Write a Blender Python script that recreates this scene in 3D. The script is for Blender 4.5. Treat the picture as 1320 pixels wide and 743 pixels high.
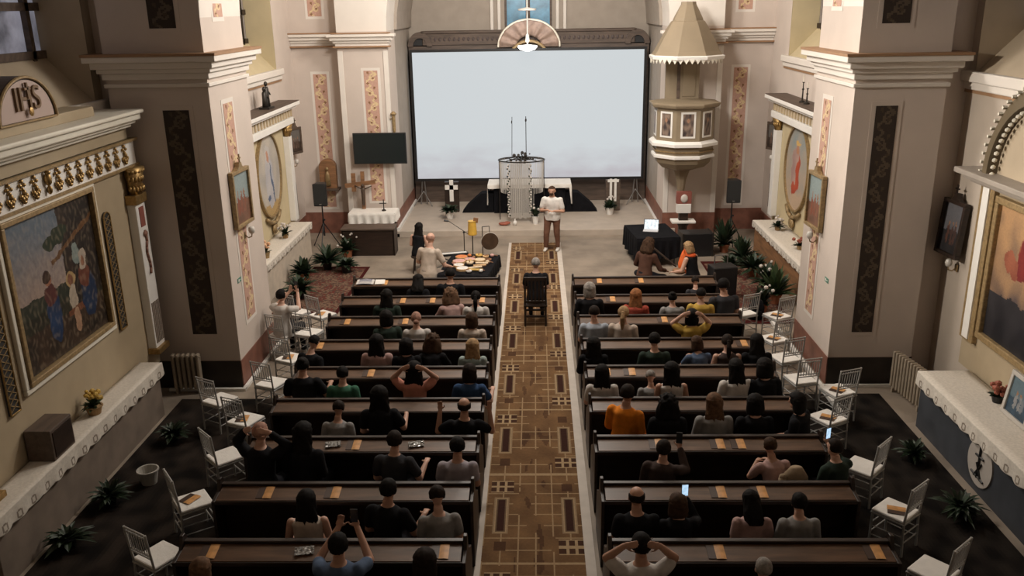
import bpy, bmesh, math, random
from mathutils import Vector, Matrix, noise
random.seed(7)
S = bpy.context.scene
COL = S.collection
for o in list(bpy.data.objects): bpy.data.objects.remove(o)
PI = math.pi
# ------------------------------------------------------------------ camera
FP = 1131.0; CH = 6.3
def _n(v): return v.normalized()
dv = _n(Vector((29, -365, FP))); vv = Vector((60, 3510, FP)); vv = _n(vv - vv.dot(dv) * dv)
rv = vv.cross(dv)
CM = Matrix((rv, dv, -vv))                 # world = CM @ cam (x right, y down, z forward)
cam = bpy.data.cameras.new('camera'); cam.sensor_width = 36; cam.lens = 36 * FP / 1320; cam.clip_end = 200
co = bpy.data.objects.new('camera', cam); COL.objects.link(co)
X = CM @ Vector((1, 0, 0)); Y = CM @ Vector((0, -1, 0)); Z = CM @ Vector((0, 0, -1))
M4 = Matrix((X, Y, Z)).transposed().to_4x4(); M4.translation = Vector((0, 0, CH))
co.matrix_world = M4
S.camera = co
def hit(px, py, **k):                      # photo pixel -> point of a world plane
    w = CM @ Vector((px - 660, py - 371.5, FP))
    (a, val), = k.items(); i = 'xyz'.index(a)
    t = (val - (0, 0, CH)[i]) / w[i]
    return Vector((0, 0, CH)) + w * t
# ------------------------------------------------------------------ world, lamps, exposure
W = bpy.data.worlds.new('world'); S.world = W; W.use_nodes = True
bg = W.node_tree.nodes['Background']; bg.inputs[0].default_value = (.55, .62, .8, 1); bg.inputs[1].default_value = .15
def area(name, loc, size, power, col, rot=(0, 0, 0), spread=180):
    l = bpy.data.lights.new(name, 'AREA'); l.shape = 'DISK'; l.size = size; l.energy = power; l.color = col; l.spread = math.radians(spread)
    o = bpy.data.objects.new(name, l); COL.objects.link(o); o.location = loc; o.rotation_euler = rot; return o
WARM = (1, .93, .84)
def lamp(name, loc, r, power, col):
    l = bpy.data.lights.new(name, 'POINT'); l.shadow_soft_size = r; l.energy = power; l.color = col
    o = bpy.data.objects.new(name, l); COL.objects.link(o); o.location = loc; return o
lamp('nave_lamp', (-.1, 20.4, 8.6), .7, 1200, WARM)
lamp('nave_lamp_middle', (-.1, 15.1, 7.7), .4, 850, (1, .93, .85))
area('nave_lamp_toward_altar', (-.1, 16.6, 8.2), 1.6, 260, (1, .93, .86), (math.radians(68), 0, 0), 150)
area('sanctuary_lamp', (-.2, 26.0, 7.6), 1.5, 18, (1, .84, .7))
area('rear_nave_lamp', (0, 9.5, 10.2), 1.5, 6, (1, .80, .60))
_w = area('added_wall_fill', (-5.6, 11.6, 7.4), .5, 75, (1, .90, .78), (0, 0, 0), 44)  # unseen spot, added to brighten the near right wall
_w.rotation_euler = (Vector((6.8, 11.9, 3.9)) - Vector((-5.6, 11.6, 7.4))).to_track_quat('-Z', 'Y').to_euler()
S.view_settings.view_transform = 'Standard'; S.view_settings.look = 'None'
S.view_settings.exposure = 0.0; S.view_settings.gamma = 1; S.view_settings.use_curve_mapping = False
# ------------------------------------------------------------------ materials
MATS = {}
def srgb(r, g, b):
    f = lambda c: (c / 255 / 12.92) if c <= 10 else ((c / 255 + .055) / 1.055) ** 2.4
    return (f(r), f(g), f(b), 1)
def mat(name, col=(.5, .5, .5), rough=.7, metal=0, var=.0, scale=6, emit=0, bump=0, bscale=40, alpha=None, spec=None, kind='noise', col2=None, trans=0):
    if name in MATS: return MATS[name]
    m = bpy.data.materials.new(name); m.use_nodes = True; nt = m.node_tree; b = nt.nodes['Principled BSDF']
    c = (*col[:3], 1)
    b.inputs['Roughness'].default_value = rough; b.inputs['Metallic'].default_value = metal
    if spec is not None: b.inputs['Specular IOR Level'].default_value = spec
    if trans: b.inputs['Transmission Weight'].default_value = trans
    tc = nt.nodes.new('ShaderNodeTexCoord')
    c2 = (*col2[:3], 1) if col2 else (c[0] * (1 - var), c[1] * (1 - var), c[2] * (1 - var), 1)
    if kind == 'wood':
        mp = nt.nodes.new('ShaderNodeMapping'); mp.inputs['Scale'].default_value = (scale * .15, scale, scale); nt.links.new(tc.outputs['Object'], mp.inputs[0]); src = mp.outputs[0]
    else: src = tc.outputs['Object']
    nz = nt.nodes.new('ShaderNodeTexNoise'); nz.inputs['Scale'].default_value = scale if kind != 'wood' else 2; nz.inputs['Detail'].default_value = 6
    nt.links.new(src, nz.inputs['Vector'])
    cr = nt.nodes.new('ShaderNodeValToRGB'); cr.color_ramp.elements[0].position = .35; cr.color_ramp.elements[1].position = .65
    cr.color_ramp.elements[0].color = c2; cr.color_ramp.elements[1].color = c
    nt.links.new(nz.outputs['Fac'], cr.inputs[0]); nt.links.new(cr.outputs[0], b.inputs['Base Color'])
    if emit:
        nt.links.new(cr.outputs[0], b.inputs['Emission Color']); b.inputs['Emission Strength'].default_value = emit
    if bump:
        n2 = nt.nodes.new('ShaderNodeTexNoise'); n2.inputs['Scale'].default_value = bscale; n2.inputs['Detail'].default_value = 4
        nt.links.new(tc.outputs['Object'], n2.inputs['Vector'])
        bp = nt.nodes.new('ShaderNodeBump'); bp.inputs['Strength'].default_value = bump; bp.inputs['Distance'].default_value = .02
        nt.links.new(n2.outputs['Fac'], bp.inputs['Height']); nt.links.new(bp.outputs[0], b.inputs['Normal'])
    if alpha is not None: b.inputs['Alpha'].default_value = alpha
    MATS[name] = m; return m
def painted(rough=.75, name='painted_surface', spec=.3, metal=0):
    if name in MATS: return MATS[name]
    m = bpy.data.materials.new(name); m.use_nodes = True; nt = m.node_tree; b = nt.nodes['Principled BSDF']
    a = nt.nodes.new('ShaderNodeVertexColor'); a.layer_name = 'Col'
    nz = nt.nodes.new('ShaderNodeTexNoise'); nz.inputs['Scale'].default_value = 30
    tc = nt.nodes.new('ShaderNodeTexCoord'); nt.links.new(tc.outputs['Object'], nz.inputs['Vector'])
    mx = nt.nodes.new('ShaderNodeMix'); mx.data_type = 'RGBA'; mx.blend_type = 'MULTIPLY'; mx.inputs[0].default_value = .35
    nt.links.new(a.outputs[0], mx.inputs[6]); nt.links.new(nz.outputs['Fac'], mx.inputs[7]); nt.links.new(mx.outputs[2], b.inputs['Base Color'])
    b.inputs['Roughness'].default_value = rough; b.inputs['Specular IOR Level'].default_value = spec; b.inputs['Metallic'].default_value = metal
    MATS[name] = m; return m
def c8(r, g, b): return srgb(r, g, b)[:3]
WALL = mat('pink_beige_plaster', (.60, .52, .46), .85, var=.07, scale=1.5, bump=.1)
WALLW = mat('cream_white_plaster', (.72, .67, .61), .8, var=.05, scale=2)
WALLY = mat('ochre_plaster', (.55, .46, .29), .85, var=.1, scale=2)
WALLG = mat('grey_beige_apse_plaster', (.36, .31, .26), .85, var=.1, scale=3)
WALLT = mat('tan_plaster', (.44, .36, .26), .85, var=.1, scale=2)
DADO = mat('red_brown_marbled_paint', (.26, .11, .075), .5, var=.35, scale=4)
FLOORM = mat('worn_stone_floor', (.30, .245, .19), .75, var=.35, scale=1.3, bump=.2, bscale=8)
STEPM = mat('pale_stone_step', (.48, .41, .34), .6, var=.12, scale=3)
OCHRE = mat('orange_line_paint', (.33, .19, .10), .7, var=.1)
WOODD = mat('dark_stained_wood', (.030, .016, .010), .45, var=.5, scale=9, kind='wood')
WOODL = mat('worn_brown_ledge_wood', (.135, .072, .040), .36, spec=.5, var=.5, scale=6, kind='wood')
WOODB = mat('orange_brown_wood', (.30, .15, .07), .5, var=.4, scale=8, kind='wood')
WOODP = mat('brown_panel_wood', (.11, .075, .055), .6, var=.4, scale=6, kind='wood')
GOLD = mat('old_gold', (.46, .30, .12), .4, metal=.75, var=.35, scale=20)
GOLDP = mat('gilt_paint', (.36, .25, .12), .5, metal=.2, var=.35, scale=20)
WHITE = mat('white_paint', (.78, .76, .72), .55, var=.05)
CLOTH = mat('white_linen', (.80, .77, .72), .9, var=.06, scale=8, bump=.3, bscale=20)
BLACK = mat('black_plastic', (.012, .012, .013), .4, var=.2)
BLACKC = mat('black_cloth', (.010, .010, .012), .9, spec=.1, var=.3, bump=.3, bscale=15)
METAL = mat('grey_metal', (.35, .35, .35), .35, metal=.9)
DMETAL = mat('dark_metal', (.05, .045, .04), .4, metal=.7)
SILV = mat('silver_painted_wood', (.42, .41, .39), .45, var=.15)
GREEN = mat('dark_green_leaf', (.022, .045, .018), .55, var=.6, scale=10)
GREEN2 = mat('mid_green_leaf', (.05, .09, .03), .55, var=.6, scale=10)
POTT = mat('terracotta', (.35, .13, .06), .8, var=.2)
PAINT = painted()
# ------------------------------------------------------------------ mesh helpers
class MB:
    def __init__(s): s.bm = bmesh.new(); s.cl = None
    def _x(s, vs, mx):
        if mx is not None: bmesh.ops.transform(s.bm, matrix=mx, verts=vs)
        return vs
    def box(s, x0, x1, y0, y1, z0, z1, mx=None):
        v = [s.bm.verts.new((x, y, z)) for x in (x0, x1) for y in (y0, y1) for z in (z0, z1)]
        for f in ((0, 1, 3, 2), (4, 6, 7, 5), (0, 4, 5, 1), (2, 3, 7, 6), (0, 2, 6, 4), (1, 5, 7, 3)): s.bm.faces.new([v[i] for i in f])
        s._x(v, mx); return s
    def cone(s, p0, p1, r0, r1=None, n=10, cap=True, ex=1.0):
        r1 = r0 if r1 is None else r1
        p0 = Vector(p0); p1 = Vector(p1); d = p1 - p0
        if d.length < 1e-6: return s
        q = d.to_track_quat('Z', 'Y').to_matrix()
        a = []; b = []
        for i in range(n):
            t = 2 * PI * i / n + PI / n; c = Vector((math.cos(t), math.sin(t) * ex, 0))
            a.append(s.bm.verts.new(p0 + q @ (c * r0))); b.append(s.bm.verts.new(p1 + q @ (c * r1)))
        for i in range(n): s.bm.faces.new((a[i], a[(i + 1) % n], b[(i + 1) % n], b[i]))
        if cap: s.bm.faces.new(a[::-1]); s.bm.faces.new(b)
        return s
    def tube(s, pts, r, n=6):
        for a, b in zip(pts[:-1], pts[1:]): s.cone(a, b, r, r, n)
        return s
    def ball(s, c, r, sub=2, mx=None):
        if not hasattr(r, '__len__'): r = (r, r, r)
        m = Matrix.Translation(c) @ (mx.to_4x4() if mx is not None else Matrix.Identity(4)) @ Matrix.Diagonal((*r, 1))
        bmesh.ops.create_icosphere(s.bm, subdivisions=sub, radius=1, matrix=m); return s
    def cap(s, p0, p1, r0, r1=None, n=10):
        r1 = r0 if r1 is None else r1
        s.cone(p0, p1, r0, r1, n); s.ball(p0, r0, 2); s.ball(p1, r1, 2); return s
    def lathe(s, prof, c=(0, 0, 0), n=20, mx=None):
        rings = []
        for r, z in prof: rings.append([s.bm.verts.new((c[0] + r * math.cos(2 * PI * i / n + PI / n), c[1] + r * math.sin(2 * PI * i / n + PI / n), c[2] + z)) for i in range(n)])
        for a, b in zip(rings[:-1], rings[1:]):
            for i in range(n): s.bm.faces.new((a[i], a[(i + 1) % n], b[(i + 1) % n], b[i]))
        s.bm.faces.new(rings[0][::-1]); s.bm.faces.new(rings[-1])
        if mx is not None: s._x([v for r_ in rings for v in r_], mx)
        return s
    def loft(s, secs, n=16):          # (cx,cy,cz,rx,ry) horizontal ellipses
        rings = [[s.bm.verts.new((c[0] + c[3] * math.cos(2 * PI * i / n), c[1] + c[4] * math.sin(2 * PI * i / n), c[2])) for i in range(n)] for c in secs]
        for a, b in zip(rings[:-1], rings[1:]):
            for i in range(n): s.bm.faces.new((a[i], a[(i + 1) % n], b[(i + 1) % n], b[i]))
        s.bm.faces.new(rings[0][::-1]); s.bm.faces.new(rings[-1]); return s
    def prism(s, pts, a0, a1, axis='y'):   # polygon in the other two axes, pushed along axis
        def P(u, v, w):
            return {'y': (u, w, v), 'x': (w, u, v), 'z': (u, v, w)}[axis]
        a = [s.bm.verts.new(P(u, v, a0)) for u, v in pts]; b = [s.bm.verts.new(P(u, v, a1)) for u, v in pts]
        n = len(pts)
        for i in range(n): s.bm.faces.new((a[i], a[(i + 1) % n], b[(i + 1) % n], b[i]))
        s.bm.faces.new(a[::-1]); s.bm.faces.new(b); return s
    def grid(s, fn, nu, nv, colf=None):    # fn(u,v)->xyz, colf(u,v)->rgb
        if s.cl is None and colf: s.cl = s.bm.loops.layers.float_color.new('Col')
        V = [[s.bm.verts.new(fn(i / nu, j / nv)) for j in range(nv + 1)] for i in range(nu + 1)]
        for i in range(nu):
            for j in range(nv):
                f = s.bm.faces.new((V[i][j], V[i + 1][j], V[i + 1][j + 1], V[i][j + 1]))
                if colf:
                    c = colf((i + .5) / nu, (j + .5) / nv)
                    for l in f.loops: l[s.cl] = (c[0], c[1], c[2], 1)
        return s
    def build(s, name, m, parent=None, smooth=False, bevel=0, loc=None, rot=None, recalc=True):
        if recalc and s.cl is None: bmesh.ops.recalc_face_normals(s.bm, faces=s.bm.faces)
        me = bpy.data.meshes.new(name); s.bm.to_mesh(me); s.bm.free()
        me.materials.append(m)
        if smooth:
            for p in me.polygons: p.use_smooth = True
        o = bpy.data.objects.new(name, me); COL.objects.link(o)
        if parent is not None: o.parent = parent
        if loc: o.location = loc
        if rot: o.rotation_euler = rot
        if bevel:
            b = o.modifiers.new('bevel', 'BEVEL'); b.width = bevel; b.segments = 2; b.limit_method = 'ANGLE'
        return o
def _islands(bm):
    seen = set(); out = []
    for v in bm.verts:
        if v in seen: continue
        st = [v]; seen.add(v); isl = []
        while st:
            a = st.pop(); isl.append(a)
            for e in a.link_edges:
                w_ = e.other_vert(a)
                if w_ not in seen: seen.add(w_); st.append(w_)
        out.append(isl)
    return out
def _build_each(s, name, m, parent=None, per=1, **k):
    # every `per` consecutive shells of the builder become an object of their own
    isl = _islands(s.bm); last = None
    for g in range(0, len(isl), per):
        keep = [v for q in isl[g:g + per] for v in q]; idx = {v: i for i, v in enumerate(keep)}
        n = MB(); vs = [n.bm.verts.new(v.co) for v in keep]
        for f in {f for v in keep for f in v.link_faces}: n.bm.faces.new([vs[idx[v]] for v in f.verts])
        last = n.build(name, m, parent, **k)
    s.bm.free(); return last
MB.build_each = _build_each
def tag(o, label, cat, group=None, kind=None):
    o['label'] = label; o['category'] = cat
    if group: o['group'] = group
    if kind: o['kind'] = kind
    return o
def thing(name, label, cat, loc=(0, 0, 0), rz=0, group=None):
    o = bpy.data.objects.new(name, None); COL.objects.link(o); o.location = loc; o.rotation_euler = (0, 0, rz); o.empty_display_size = .1
    return tag(o, label, cat, group)
def struct(name, mb, m, **k):
    o = mb.build(name, m, **k); o['kind'] = 'structure'; return o
def copy_tree(o, parent=None, loc=None, rz=None, label=None, group=None, kids=None):
    c = o.copy(); COL.objects.link(c); c.parent = parent
    for ch in CH_.get(o.name, [x for x in o.children]): copy_tree(ch, c)
    if loc is not None: c.location = loc
    if rz is not None: c.rotation_euler = (0, 0, rz)
    if label: c['label'] = label
    if group: c['group'] = group
    return c
CH_ = {}
def fbm(x, y, z=0): return noise.noise(Vector((x, y, z)))
def mixc(a, b, t): t = max(0, min(1, t)); return tuple(a[i] * (1 - t) + b[i] * t for i in range(3))

# ================================================================== SETTING
# floor
fb = MB(); fb.box(-8, 8, 0, 24.4, -.2, 0); struct('floor', fb, FLOORM)
fs = MB(); fs.box(-4.3, 3.95, 24.4, 29.4, -.2, .17); struct('floor', fs, STEPM, bevel=.01)
fs = MB(); fs.box(-8, -4.3, 24.4, 29.4, -.2, 0); fs.box(3.95, 8, 24.4, 29.4, -.2, 0); struct('floor', fs, FLOORM)
cl = MB(); cl.box(-8.5, 8.5, 0, 30, 12, 12.2); struct('ceiling', cl, WALLG)
# rear wall behind the gallery
rb = MB(); rb.box(-8, 8, -2.4, -2.2, 0, 12); struct('wall_rear', rb, WALLT)
def wall_with_window(name, side, xin, thick, y0, y1, wy0, wy1, wz0, wz1, m):
    mb = MB(); a, b = sorted((xin, xin + side * thick))
    mb.box(a, b, y0, wy0, 0, 12); mb.box(a, b, wy1, y1, 0, 12); mb.box(a, b, wy0, wy1, 0, wz0); mb.box(a, b, wy0, wy1, wz1, 12)
    return struct(name, mb, m)
# near bays
wall_with_window('wall_left', -1, -7.0, .9, -2.4, 14.4, 10.6, 14.05, 4.95, 9.2, WALLT)
wall_with_window('wall_right', 1, 6.8, .9, -2.4, 14.4, 10.6, 14.1, 5.2, 9.2, mat('beige_side_plaster', (.50, .43, .36), .85, var=.08, scale=2))
# far bays
wall_with_window('wall_left_far_bay', -1, -6.75, .9, 15.8, 25.6, 19.4, 23.4, 4.8, 9.2, WALL)
wall_with_window('wall_right_far_bay', 1, 6.5, .9, 15.8, 25.6, 19.4, 23.4, 4.95, 9.2, WALL)
def window(n, side, xin, y0, y1, z0, z1, sill, revm, glass):
    # sloping sill wedge, painted reveal liners, mullioned sash set back in the wall
    xo = xin + side * .7
    mb = MB(); mb.prism([(xin, z0 - .02), (xo, z0 - .02), (xo, z0 + .7)], y0, y1, 'y'); struct('trim_%d' % (n * 2 + 20), mb, revm)
    mb = MB()
    for yy in (y0, y1): mb.box(min(xin, xo), max(xin, xo), yy - .012, yy + .012, z0, z1)
    struct('trim_%d' % (n * 2 + 21), mb, revm)
    w = thing('window_%d' % n, '', 'window'); del w['label']; del w['category']; w['kind'] = 'structure'
    g = MB(); g.box(xo + side * .05 - .01, xo + side * .05 + .01, y0, y1, z0 + .6, z1); g.build('pane', glass, w)
    f = MB(); x0, x1 = xo - .05, xo + .05
    for yy in (y0 + .35, (y0 + y1) / 2, y1 - .35): f.box(x0, x1, yy - .05, yy + .05, z0 + .6, z1)
    for zz in (z0 + .74, z0 + 1.45, z0 + 2.6, z1 - .06): f.box(x0, x1, y0, y1, zz - .06, zz + .06)
    f.build('window_frame', WOODP if n < 3 else WOODD, w)
    # projecting sill cornice
    s = MB(); a = xin - side * .12
    s.box(min(a, xin), max(a, xin), y0 - .3, y1 + .3, z0 - .14, z0 + .02); s.box(min(xin - side * .06, xin), max(xin - side * .06, xin), y0 - .3, y1 + .3, z0 - .26, z0 - .14)
    struct('trim_%d' % (n + 40), s, WALLW, bevel=.02)
    s = MB(); a = xin - side * .03
    s.box(min(a, xin), max(a, xin), y0 - .3, y1 + .3, z0 - .31, z0 - .26); struct('trim_%d' % (n + 50), s, OCHRE)
GLN = mat('dusk_window_glass', (.30, .30, .36), .25, var=.75, scale=1.6, emit=.55)
GLF = mat('grey_window_glass', (.20, .19, .18), .3, var=.4, scale=2, emit=.25)
GLB = mat('blue_window_glass', (.05, .16, .24), .3, var=.5, scale=3, emit=.9)
window(1, -1, -7.0, 10.6, 14.05, 4.95, 9.2, None, WALLT, GLN)
window(2, 1, 6.8, 10.6, 14.1, 5.2, 9.2, None, WALLT, GLN)
window(3, -1, -6.75, 19.4, 23.4, 4.8, 9.2, None, WALLY, GLF)
window(4, 1, 6.5, 19.4, 23.4, 4.95, 9.2, None, WALLY, GLF)
# piers between the bays
XL, XR, PY0, PY1 = -5.15, 4.95, 14.0, 15.95
for nm, x0, x1 in (('wall_left_pier', -6.75, XL), ('wall_right_pier', XR, 6.35)):
    mb = MB(); mb.box(x0, x1, PY0, PY1, 0, 12); struct(nm, mb, WALL)
for nm, x0, x1 in (('wall_left_pier_return', -7.9, -6.74), ('wall_right_pier_return', 6.34, 7.7)):
    mb = MB(); mb.box(x0, x1, PY0 + .3, PY1, 0, 12); struct(nm, mb, WALL)
# transverse arch between the piers
pts = [(XL, 6.2)] + [(-.1 - 5.05 * math.cos(PI * i / 32), 6.2 + 4.7 * math.sin(PI * i / 32)) for i in range(1, 32)] + [(XR, 6.2), (XR, 12), (XL, 12)]
mb = MB(); mb.prism(pts, PY0, PY1, 'y'); struct('wall_arch_over_nave', mb, WALLW)
def cornice(x0, x1, y0, y1, z, out, num, m=WALLW, h=.36):    # stepped moulding all round a pier
    mb = MB()
    for k, (dz0, dz1, o_) in enumerate(((0, .10, .05), (.10, .17, .10), (.17, .27, .16), (.27, h, out))):
        mb.box(x0 - o_, x1 + o_, y0 - o_, y1 + o_, z + dz0, z + dz1)
    struct('trim_%d' % num, mb, m, bevel=.012)
    mb = MB(); mb.box(x0 - .04, x1 + .04, y0 - .04, y1 + .04, z - .12, z - .06); struct('trim_%d' % (num + 60), mb, m, bevel=.01)
    mb = MB(); mb.box(x0 - out - .01, x1 + out + .01, y0 - out - .01, y1 + out + .01, z + h, z + h + .04); struct('trim_%d' % (num + 80), mb, OCHRE)
cornice(-6.75, XL, PY0, PY1, 5.28, .24, 1)
cornice(XR, 6.35, PY0, PY1, 5.12, .24, 2)
def dado(x0, x1, y0, y1, num, h=.5, z0=0):
    mb = MB(); mb.box(x0 - .012, x1 + .012, y0 - .012, y1 + .012, z0, z0 + h); struct('trim_%d' % num, mb, DADO)
dado(-6.75, XL, PY0, PY1, 3); dado(XR, 6.35, PY0, PY1, 4)
DADOK = mat('brown_black_dado_paint', (.035, .026, .02), .6, var=.3, scale=4)
mb = MB(); mb.box(-6.76, XL - .005, PY0 - .02, PY0 - .01, 0, .5); mb.box(XR + .005, 6.36, PY0 - .02, PY0 - .01, 0, .5); struct('trim_190', mb, DADOK)
mb = MB(); mb.box(XL + .03, XL + .09, 13.85, 16.2, 0, .05); mb.box(-6.4, XL + .09, 13.82, 13.87, 0, .05); struct('trim_5', mb, WHITE)
mb = MB(); mb.box(4.79, 4.86, 12.6, 17.2, 0, .07); mb.box(4.83, 6.35, 13.86, 13.9, 0, .05); struct('trim_6', mb, WHITE)
# far front wall: outer panel wall, pilasters, sanctuary jambs
YO, YP = 25.0, 24.5
mb = MB(); mb.box(-7.6, -5.3, YO, YO + 1, 0, 12); mb.box(5.0, 7.4, YO, YO + 1, 0, 12); struct('wall_front', mb, WALL)
mb = MB(); mb.box(-5.35, -4.0, YP, 25.9, 0, 5.7); mb.box(3.6, 5.05, YP, 25.9, 0, 5.7); struct('wall_front_pilasters', mb, WALL)
mb = MB(); mb.box(-5.4, -4.0, 25.9, 29.3, 0, 12); mb.box(3.6, 5.0, 25.9, 29.3, 0, 12); struct('wall_sanctuary_sides', mb, WALLG)
xc, rr = -.2, 3.8
pts = [(-4.0, 5.7)] + [(xc - rr * math.cos(PI * i / 32), 5.7 + rr * math.sin(PI * i / 32)) for i in range(1, 32)] + [(3.6, 5.7), (5.05, 5.7), (5.05, 12), (-5.35, 12), (-5.35, 5.7)]
mb = MB(); mb.prism(pts, YP, 25.9, 'y'); struct('wall_triumphal_arch', mb, WALLW)
# barrel vault of the sanctuary and its end wall
mb = MB()
for i in range(24):
    a0, a1 = PI * i / 24, PI * (i + 1) / 24
    q = [(xc - r * math.cos(a), 5.7 + r * math.sin(a)) for r, a in ((3.72, a0), (3.72, a1), (3.95, a1), (3.95, a0))]
    mb.prism(q, 25.9, 29.3, 'y')
struct('ceiling_sanctuary_vault', mb, WALLG)
mb = MB(); mb.box(-4.0, -.95, 29.0, 29.3, 0, 12); mb.box(.55, 3.6, 29.0, 29.3, 0, 12); mb.box(-.95, .55, 29.0, 29.3, 0, 5.4); struct('wall_sanctuary_end', mb, WALLG)
w = thing('window_5', '', 'window'); del w['label']; del w['category']; w['kind'] = 'structure'
g = MB(); g.box(-.95, .55, 29.2, 29.22, 5.4, 9); g.build('pane', GLB, w)
g = MB(); g.box(-.28, -.14, 29.12, 29.2, 5.4, 9); g.box(-.95, -.88, 29.1, 29.2, 5.4, 9); g.box(.48, .55, 29.1, 29.2, 5.4, 9); g.build('window_frame', WOODP, w)
mb = MB()
for x in (-1.35, -1.12, .72, .95): mb.box(x - .05, x + .05, 28.92, 29.02, 5.4, 9.5)
struct('trim_7', mb, WALLW, bevel=.02)
# cornices on the front wall
def corn_run(x0, x1, y, z, num, yb):
    mb = MB()
    for dz0, dz1, o_ in ((0, .08, .05), (.08, .15, .10), (.15, .24, .17), (.24, .32, .24)): mb.box(x0 - (o_ if x0 in (-5.35, 3.6) else 0), x1 + (o_ if x1 in (-4.0, 5.05) else 0), y - o_, yb, z + dz0, z + dz1)
    struct('trim_%d' % num, mb, WALLW, bevel=.012)
    mb = MB(); mb.box(x0 - .1, x1 + .1, y - .13, yb, z - .035, z + .001); mb.box(x0 - .1, x1 + .1, y - .25, yb, z + .32, z + .35); struct('trim_%d' % (num + 100), mb, OCHRE)
corn_run(-6.75, -5.35, YO, 5.32, 8, YO + .1); corn_run(-5.35, -4.0, YP, 5.32, 9, YP + .1)
corn_run(5.05, 6.5, YO, 5.28, 10, YO + .1); corn_run(3.6, 5.05, YP, 5.28, 11, YP + .1)
for i, (x0, x1, y, z0) in enumerate(((-6.75, -5.36, YO, 0), (-5.36, -3.99, YP, 0), (3.59, 5.06, YP, 0), (5.06, 6.5, YO, 0))):
    mb = MB(); mb.box(x0, x1, y - .012, y + .05, z0, .62)
    if i == 1: mb.box(-3.995, -3.985, YP, 28.5, .17, .65)
    if i == 2: mb.box(3.585, 3.595, YP, 28.5, .17, .65)
    struct('trim_%d' % (12 + i), mb, DADO)
mb = MB(); mb.box(-4.0, -3.93, 24.45, 28.4, .16, .26); mb.box(-4.6, -3.93, 24.4, 24.46, 0, .1); mb.box(3.52, 3.6, 24.45, 28.4, .16, .2); struct('trim_16', mb, WHITE)
mb = MB(); mb.box(-6.76, -6.73, 15.95, 25, 0, .55); mb.box(6.48, 6.52, 15.95, 25, 0, .55); struct('trim_17', mb, DADO)
# pale raised corner strips of the front pilasters
mb = MB()
for x0, x1 in ((-5.36, -5.22), (-4.12, -3.99), (3.59, 3.72), (4.92, 5.06)): mb.box(x0, x1, YP - .02, YP + .05, .62, 5.2)
struct('trim_18', mb, WALLW, bevel=.008)
# ---- painted scrollwork strips
def scroll(nrep, bgc, fg, fg2, w=1.0):
    def f(u, v):
        t = v * nrep; k = int(t); tt = t - k; x = (u - .5) * (1 if k % 2 else -1)
        if abs(u - .5) > .43: return bgc
        stem = abs(x - .28 * math.sin(2 * PI * tt)) < .09
        cx, cy = -.16, .5; r = math.hypot(x - cx, (tt - cy) * 1.1); a = math.atan2(tt - cy, x - cx)
        sp = abs(r - (.09 + .045 * (a + PI))) < .055
        dot = r < .07 or math.hypot(x - .25, (tt - .15)) < .09 or math.hypot(x - .2, tt - .85) < .08
        if dot: return fg2
        return fg if (stem or sp) else bgc
    return f
SLOT = [200]
def strip(p0, du, dv, nrep, pal, nu=14, per=16, border=.07, bm_=WALLW):
    # p0 lower corner, du across, dv up (vectors); slightly proud painted panel with a pale band around it
    p0 = Vector(p0); du = Vector(du); dv = Vector(dv); nn = du.cross(dv).normalized()
    b = MB(); e = du.normalized() * border; g = dv.normalized() * border
    q = [p0 - e - g, p0 + du + e - g, p0 + du + dv + e + g, p0 - e + dv + g]
    a = [b.bm.verts.new(v + nn * .006) for v in q]; c = [b.bm.verts.new(v - nn * .02) for v in q]
    b.bm.faces.new(a)
    for i in range(4): b.bm.faces.new((a[i], c[i], c[(i + 1) % 4], a[(i + 1) % 4]))
    struct('trim_%d' % SLOT[0], b, bm_); SLOT[0] += 1
    m = MB(); m.grid(lambda u, v: p0 + du * u + dv * v + nn * .011, nu, int(nrep * per), scroll(nrep, *pal))
    struct('trim_%d' % SLOT[0], m, PAINT, recalc=False); SLOT[0] += 1
PA = (c8(206, 166, 148), c8(230, 206, 162), c8(146, 108, 76))
PB = (c8(62, 52, 45), c8(98, 86, 72), c8(82, 68, 54))
strip((-5.92, 14, 1.0), (.42, 0, 0), (0, 0, 3.8), 9, PB, bm_=WALL)
strip((5.30, 14, .96), (.34, 0, 0), (0, 0, 3.76), 9, PB, bm_=WALL)
strip((-5.95, 14, 6.05), (.42, 0, 0), (0, 0, 2), 5, PB, bm_=WALL)
strip((5.25, 14, 5.95), (.42, 0, 0), (0, 0, 2), 5, PB, bm_=WALL)
strip((XL, 14.55, 1.05), (0, .46, 0), (0, 0, 3.78), 9, PA)
strip((XR, 15.42, .9), (0, -.40, 0), (0, 0, 3.8), 9, PA)
strip((XL, 14.6, 6.2), (0, .42, 0), (0, 0, 1), 3, PA)
strip((XR, 15.4, 6.2), (0, -.42, 0), (0, 0, 1), 3, PA)
strip((-6.2, YO, .78), (.38, 0, 0), (0, 0, 3.78), 9, PA)
strip((-4.68, YP, 1.05), (.38, 0, 0), (0, 0, 3.62), 9, PA)
strip((5.48, YO, .78), (.38, 0, 0), (0, 0, 3.8), 9, PA)
strip((-6.2, YO, 6.1), (.38, 0, 0), (0, 0, 2), 5, PA)
strip((5.5, YO, 6.1), (.38, 0, 0), (0, 0, 2), 5, PA)
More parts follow.
